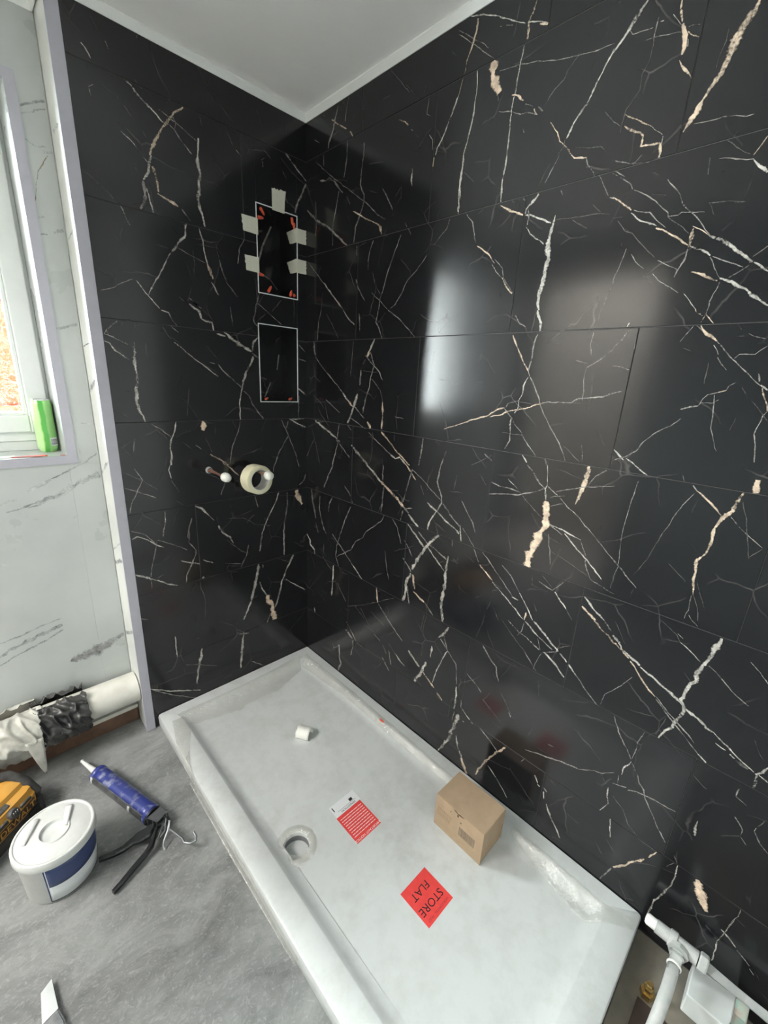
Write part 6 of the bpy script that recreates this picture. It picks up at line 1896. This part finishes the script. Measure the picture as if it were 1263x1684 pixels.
lever([(-0.842, -0.420, 0.026), (-0.858, -0.428, 0.024), (-0.880, -0.424, hz+0.003), (-0.898, -0.421, hz), (-0.920, -0.425, hz-0.001), (-0.945, -0.420, hz-0.003), (-0.978, -0.409, hz-0.006)], [0.020, 0.034, 0.036, 0.022, 0.018, 0.016, 0.010], 0.015, 'handle', M['handle_black'])
lever([(-0.836, -0.436, 0.026), (-0.850, -0.455, 0.025), (-0.862, -0.474, 0.022), (-0.880, -0.483, hz), (-0.920, -0.500, hz-0.003), (-0.950, -0.514, hz-0.006), (-0.970, -0.521, hz-0.008)], [0.010, 0.014, 0.016, 0.014, 0.014, 0.012, 0.010], 0.015, 'trigger', M['handle_black'])
bm = BM(); tube(bm, [B_+ad*0.002, B_+ad*0.075, B_+ad*0.135, (-0.790, -0.5315, 0.0295), (-0.778, -0.547, 0.031), (-0.765, -0.551, 0.033), (-0.7595, -0.541, 0.036), (-0.7605, -0.526, 0.038)], 0.0037, n=12); obj('push_rod', bm, M['bare_metal'], gun, smooth=True)
bm = BM(); tube(bm, [(-0.802, -0.450, 0.046), (-0.812, -0.466, 0.034), (-0.830, -0.481, 0.019), (-0.834, -0.487, 0.012), (-0.834, -0.497, 0.006)], 0.0026, n=8, flat=0.6); obj('release_lever', bm, M['bare_metal'], gun, smooth=True)
bm = BM(); tube(bm, [(-0.812, -0.424, 0.030), (-0.826, -0.450, 0.030), (-0.842, -0.470, 0.027)], 0.0028, n=8); tube(bm, [(-0.806, -0.428, 0.036), (-0.820, -0.462, 0.034), (-0.835, -0.470, 0.03)], 0.002, n=8); obj('linkage', bm, M['bare_metal'], gun, smooth=True)

# ------------------------------------------------------------------ yellow power tool
tl = thing('power_tool', 'yellow and black power tool body on the floor behind the tub', 'power tool', (-1.12, -0.12, 0))
U = Vector((0.757, 0.653, 0)); Nn = Vector((0.653, -0.757, 0)); O_ = Vector((-1.066, -0.118, 0))
M['yellow'] = plain('yellow_plastic', (0.62, 0.30, 0.035), 0.42, c2=(0.56, 0.29, 0.06), scale=12)
M['rubber'] = plain('dusty_rubber', (0.022, 0.022, 0.023), 0.6, c2=(0.075, 0.072, 0.068), scale=25)
def loft(prof, us, mat, name, parent, inset=None):
    """profile in (front, z) extruded along the tool axis; inset shrinks given stations"""
    bm = BM(); loops = []
    cz_ = sum(p[1] for p in prof)/len(prof); cn_ = sum(p[0] for p in prof)/len(prof)
    for k, u in enumerate(us):
        s = inset[k] if inset else 1.0
        loops.append([bm.verts.new(O_+U*u+Nn*(cn_+(p[0]-cn_)*s)+Vector((0, 0, cz_+(p[1]-cz_)*s))) for p in prof])
    n = len(prof)
    for a, b in zip(loops, loops[1:]):
        for k in range(n): bm.faces.new((a[k], a[(k+1) % n], b[(k+1) % n], b[k]))
    bm.faces.new(loops[0][::-1]); bm.faces.new(loops[-1])
    return obj(name, bm, mat, parent, smooth=True)
loft([(-0.002, 0.001), (0.0, 0.006), (0.0, 0.050), (-0.010, 0.060), (-0.130, 0.070), (-0.140, 0.050), (-0.140, 0.001)], [-0.26, -0.02, -0.006], M['rubber'], 'base', tl, [1, 1, 0.95])
shell = loft([(0.003, 0.048), (0.003, 0.084), (-0.006, 0.092), (-0.010, 0.106), (-0.030, 0.112), (-0.036, 0.124), (-0.060, 0.134), (-0.095, 0.137), (-0.125, 0.126), (-0.138, 0.100), (-0.138, 0.052)], [-0.26, -0.060, -0.030, -0.012], M['yellow'], 'shell', tl, [1, 1, 0.97, 0.86])
bm = BM(); box(bm, -0.26, -0.022, -0.0032, -0.0030+0.0052, 0.0505, 0.0785, 0.001, M=basis(O_, U, -Nn)); 
obj('name_plate', bm, plain('brown_plate', (0.060, 0.030, 0.012), 0.5), shell)
ft = basis(O_+U*(-0.081)+Nn*0.0052+Vector((0, 0, 0.0645)), U, (0, 0, 1))
bm = text_bm('DEWALT', 0.027, ft, 0.0006, 'CENTER', 1.02)
obj('lettering', bm, M['yellow'], shell)
bm = BM(); lathe(bm, [(0.0, 0.010), (0.012, 0.010), (0.0145, 0.007), (0.015, -0.004), (0.0, -0.004)], O_+U*(-0.088)+Nn*0.002+Vector((0, 0, 0.0945)), Nn+Vector((0, 0, 0.5)), n=24); kn = obj('dial', bm, M['rubber'], shell, smooth=True)
bm = BM(); kd = (Nn+Vector((0, 0, 0.5))).normalized(); kp = O_+U*(-0.088)+Nn*0.002+Vector((0, 0, 0.0945))+kd*0.0102
for k in (-1, 0, 1): tube(bm, [kp+U*(k*0.006)+Vector((0, 0, 0.006)), kp+U*(k*0.006)-Vector((0, 0, 0.006))], 0.0014, n=6)
obj('dial_rib', bm, M['grey_plastic'], kn)
bm = BM(); box(bm, -0.068, -0.034, -0.0075, -0.001, 0.089, 0.098, 0.001, M=basis(O_, U, -Nn)); obj('catch', bm, M['rubber'], shell)
bm = BM(); box(bm, -0.155, -0.108, -0.0075, -0.001, 0.085, 0.097, 0.001, M=basis(O_, U, -Nn)); obj('catch', bm, M['rubber'], shell)
bm = BM(); sm = basis(O_+Nn*(-0.018)+Vector((0, 0, 0.1105)), U, (-Nn+Vector((0, 0, 0.28))).normalized()); box(bm, -0.20, -0.078, -0.003, 0.012, -0.002, 0.0022, 0.001, M=sm); obj('vent_slot', bm, M['rubber'], shell)
bm = BM(); tube(bm, [O_+U*(-0.004)+Nn*(-0.010)+Vector((0, 0, 0.012)), O_+U*(0.002)+Nn*(-0.016)+Vector((0, 0, 0.070)), O_+U*(-0.004)+Nn*(-0.040)+Vector((0, 0, 0.112)), O_+U*(-0.014)+Nn*(-0.080)+Vector((0, 0, 0.138)), O_+U*(-0.045)+Nn*(-0.112)+Vector((0, 0, 0.146)), O_+U*(-0.085)+Nn*(-0.128)+Vector((0, 0, 0.146)), O_+U*(-0.26)+Nn*(-0.135)+Vector((0, 0, 0.142))], [0.013, 0.014, 0.015, 0.0155, 0.0155, 0.0155, 0.0155], n=16)
obj('roll_bar', bm, M['rubber'], tl, smooth=True)
bm = BM(); tube(bm, [O_+U*(-0.100)+Nn*(-0.127)+Vector((0, 0, 0.150)), O_+U*(-0.26)+Nn*(-0.135)+Vector((0, 0, 0.150))], [0.020, 0.020], n=16); obj('grip', bm, M['rubber'], tl, smooth=True)
bm = BM(); box(bm, -0.012, 0.006, -0.002, 0.045, 0.001, 0.058, 0.004, M=basis(O_, U, -Nn)); obj('corner_guard', bm, M['rubber'], tl)
bm = BM(); box(bm, -0.050, -0.016, -0.0045, 0.0, 0.020, 0.046, 0.003, M=basis(O_, U, -Nn)); obj('battery_catch', bm, M['gun_metal'], tl)

# ------------------------------------------------------------------ knife on the floor near the camera
kf = thing('filling_knife', 'shiny steel knife blade on the floor at the lower left', 'knife', (-1.12, -0.68, 0))
M['chrome'] = plain('polished_steel', (0.80, 0.81, 0.82), 0.07, metal=1.0)
bm = BM(); prism(bm, [(-1.114, -0.622), (-1.135, -0.633), (-1.140, -0.694), (-1.111, -0.690), (-1.1125, -0.655)], 0.010, 0.0114); bl = obj('blade', bm, M['chrome'], kf)
bmv = bl.data
for v in bmv.vertices: v.co.z += (v.co.x+0.004)*0.16 + (v.co.y-0.05)*-0.02
bm = BM(); prism(bm, [(-1.1395, -0.700), (-1.111, -0.690), (-1.104, -0.72), (-1.102, -0.86), (-1.130, -0.872), (-1.142, -0.74)], 0.002, 0.018); bmesh.ops.bevel(bm, geom=bm.edges[:], offset=0.003, segments=2, affect='EDGES'); obj('handle', bm, plain('grey_grip', (0.13, 0.135, 0.14), 0.35, c2=(0.30, 0.31, 0.32), scale=20), kf, smooth=True)

# ------------------------------------------------------------------ pipework by the near end of the tray
M['painted_pipe'] = plain('dusty_painted_pipe', (0.50, 0.49, 0.48), 0.5, c2=(0.38, 0.40, 0.39), scale=35, bump=0.1)
M['verdigris'] = plain('verdigris_copper', (0.36, 0.29, 0.24), 0.55, c2=(0.27, 0.42, 0.37), scale=38)
M['brass'] = plain('brass', (0.66, 0.47, 0.20), 0.25, metal=0.95, var=0.2)
px, pz = -0.050, 0.117
pw = thing('pipe_tee', 'grey painted pipe tee with white end cap beside the tray', 'pipe', (px, -1.6, 0.02))
bm = BM(); tube(bm, [(px, -1.640, pz-0.002), (px, -1.786, pz-0.006)], 0.0115, n=20); obj('pipe', bm, M['painted_pipe'], pw, smooth=True)
bm = BM(); lathe(bm, [(0.0, -0.004), (0.0095, -0.004), (0.0125, 0.0), (0.0125, 0.026), (0.0, 0.026)], (px, -1.524, pz+0.002), (0, -1, 0), n=20); obj('end_cap', bm, M['cream_plastic'], pw, smooth=True)
bm = BM(); lathe(bm, [(0.0, 0.018), (0.0148, 0.018), (0.0152, 0.045), (0.0185, 0.046), (0.0185, 0.060), (0.0155, 0.062), (0.0155, 0.102), (0.0, 0.102)], (px, -1.524, pz+0.001), (0, -1, 0), n=24); obj('tee_body', bm, M['painted_pipe'], pw, smooth=True)
bm = BM(); lathe(bm, [(0.0, 0.0), (0.019, 0.0), (0.0205, 0.003), (0.0205, 0.014), (0.0185, 0.017), (0.0, 0.017)], (px, -1.628, pz), (0, -1, 0), n=8); obj('compression_nut', bm, M['painted_pipe'], pw)
bm = BM(); tube(bm, [(px-0.004, -1.592, pz), (px-0.030, -1.592, pz-0.002)], 0.0150, n=20); lathe(bm, [(0.0, 0.010), (0.020, 0.010), (0.021, 0.013), (0.021, 0.021), (0.0, 0.022)], (px, -1.592, pz), (-1, 0, 0), n=8); obj('branch_socket', bm, M['painted_pipe'], pw, smooth=True)
bm = BM(); tube(bm, [(px-0.022, -1.592, pz-0.001), (px-0.070, -1.592, pz-0.004), (px-0.11, -1.592, pz-0.010), (px-0.15, -1.590, pz-0.022), (px-0.18, -1.588, pz-0.050), (px-0.19, -1.587, 0.004)], 0.0118, n=20); obj('branch_pipe', bm, M['painted_pipe'], pw, smooth=True)
bm = BM(); lathe(bm, [(0.0125, 0.050), (0.0145, 0.051), (0.0145, 0.054), (0.0125, 0.055)], (px, -1.592, pz-0.003), (-1, 0, 0), n=20); obj('solder_ring', bm, M['cream_plastic'], pw, smooth=True)
bm = BM(); box(bm, -0.098, -0.004, -1.706, -1.626, 0.004, 0.062, 0.003)
wb = tag(obj('white_plastic_box', bm, M['pvc'], loc=(-0.05, -1.66, 0)), 'small white plastic box under the pipe in the corner', 'box')
el = thing('copper_elbow', 'green stained copper elbow rising beside the white box', 'pipe', (-0.065, -1.735, 0))
bm = BM(); tube(bm, [(-0.103, -1.700+0.001-0.012, 0.092), (-0.112, -1.712, 0.080), (-0.118, -1.712, 0.055), (-0.120, -1.712, 0.004)], [0.0125, 0.0145, 0.0145, 0.0130], n=18); obj('elbow', bm, M['verdigris'], el, smooth=True)
bm = BM(); tube(bm, [(-0.052, -1.7125, 0.098), (-0.108, -1.712, 0.088)], 0.0115, n=18); obj('stub', bm, M['verdigris'], el, smooth=True)
bm = BM(); lathe(bm, [(0.0, 0.0), (0.0185, 0.0), (0.0185, 0.012), (0.015, 0.014), (0.0, 0.014)], (-0.120, -1.712, 0.018), (0, 0, 1), n=8); obj('collar', bm, M['verdigris'], el)
bv = thing('brass_valve', 'shiny brass valve nut on the floor behind the branch pipe', 'valve', (-0.135, -1.56, 0))
bm = BM(); lathe(bm, [(0.0, 0.004), (0.015, 0.004), (0.015, 0.020), (0.011, 0.020), (0.011, 0.034), (0.0, 0.036)], (-0.128, -1.566, 0), (0, 0, 1), n=6); obj('valve_nut', bm, M['brass'], bv)
bm = BM(); tube(bm, [(-0.128, -1.566, 0.030), (-0.128, -1.566, 0.046)], 0.0065, n=14); obj('spindle', bm, M['brass'], bv, smooth=True)
bm = BM(); box(bm, -0.30, -0.150, -1.612, -1.552, 0.004, 0.012, 0.001); tag(obj('dark_timber_offcut', bm, plain('dark_timber', (0.035, 0.020, 0.014), 0.7, var=0.4, scale=30), loc=(-0.2, -1.58, 0)), 'dark timber offcut on the floor by the brass nut', 'timber')
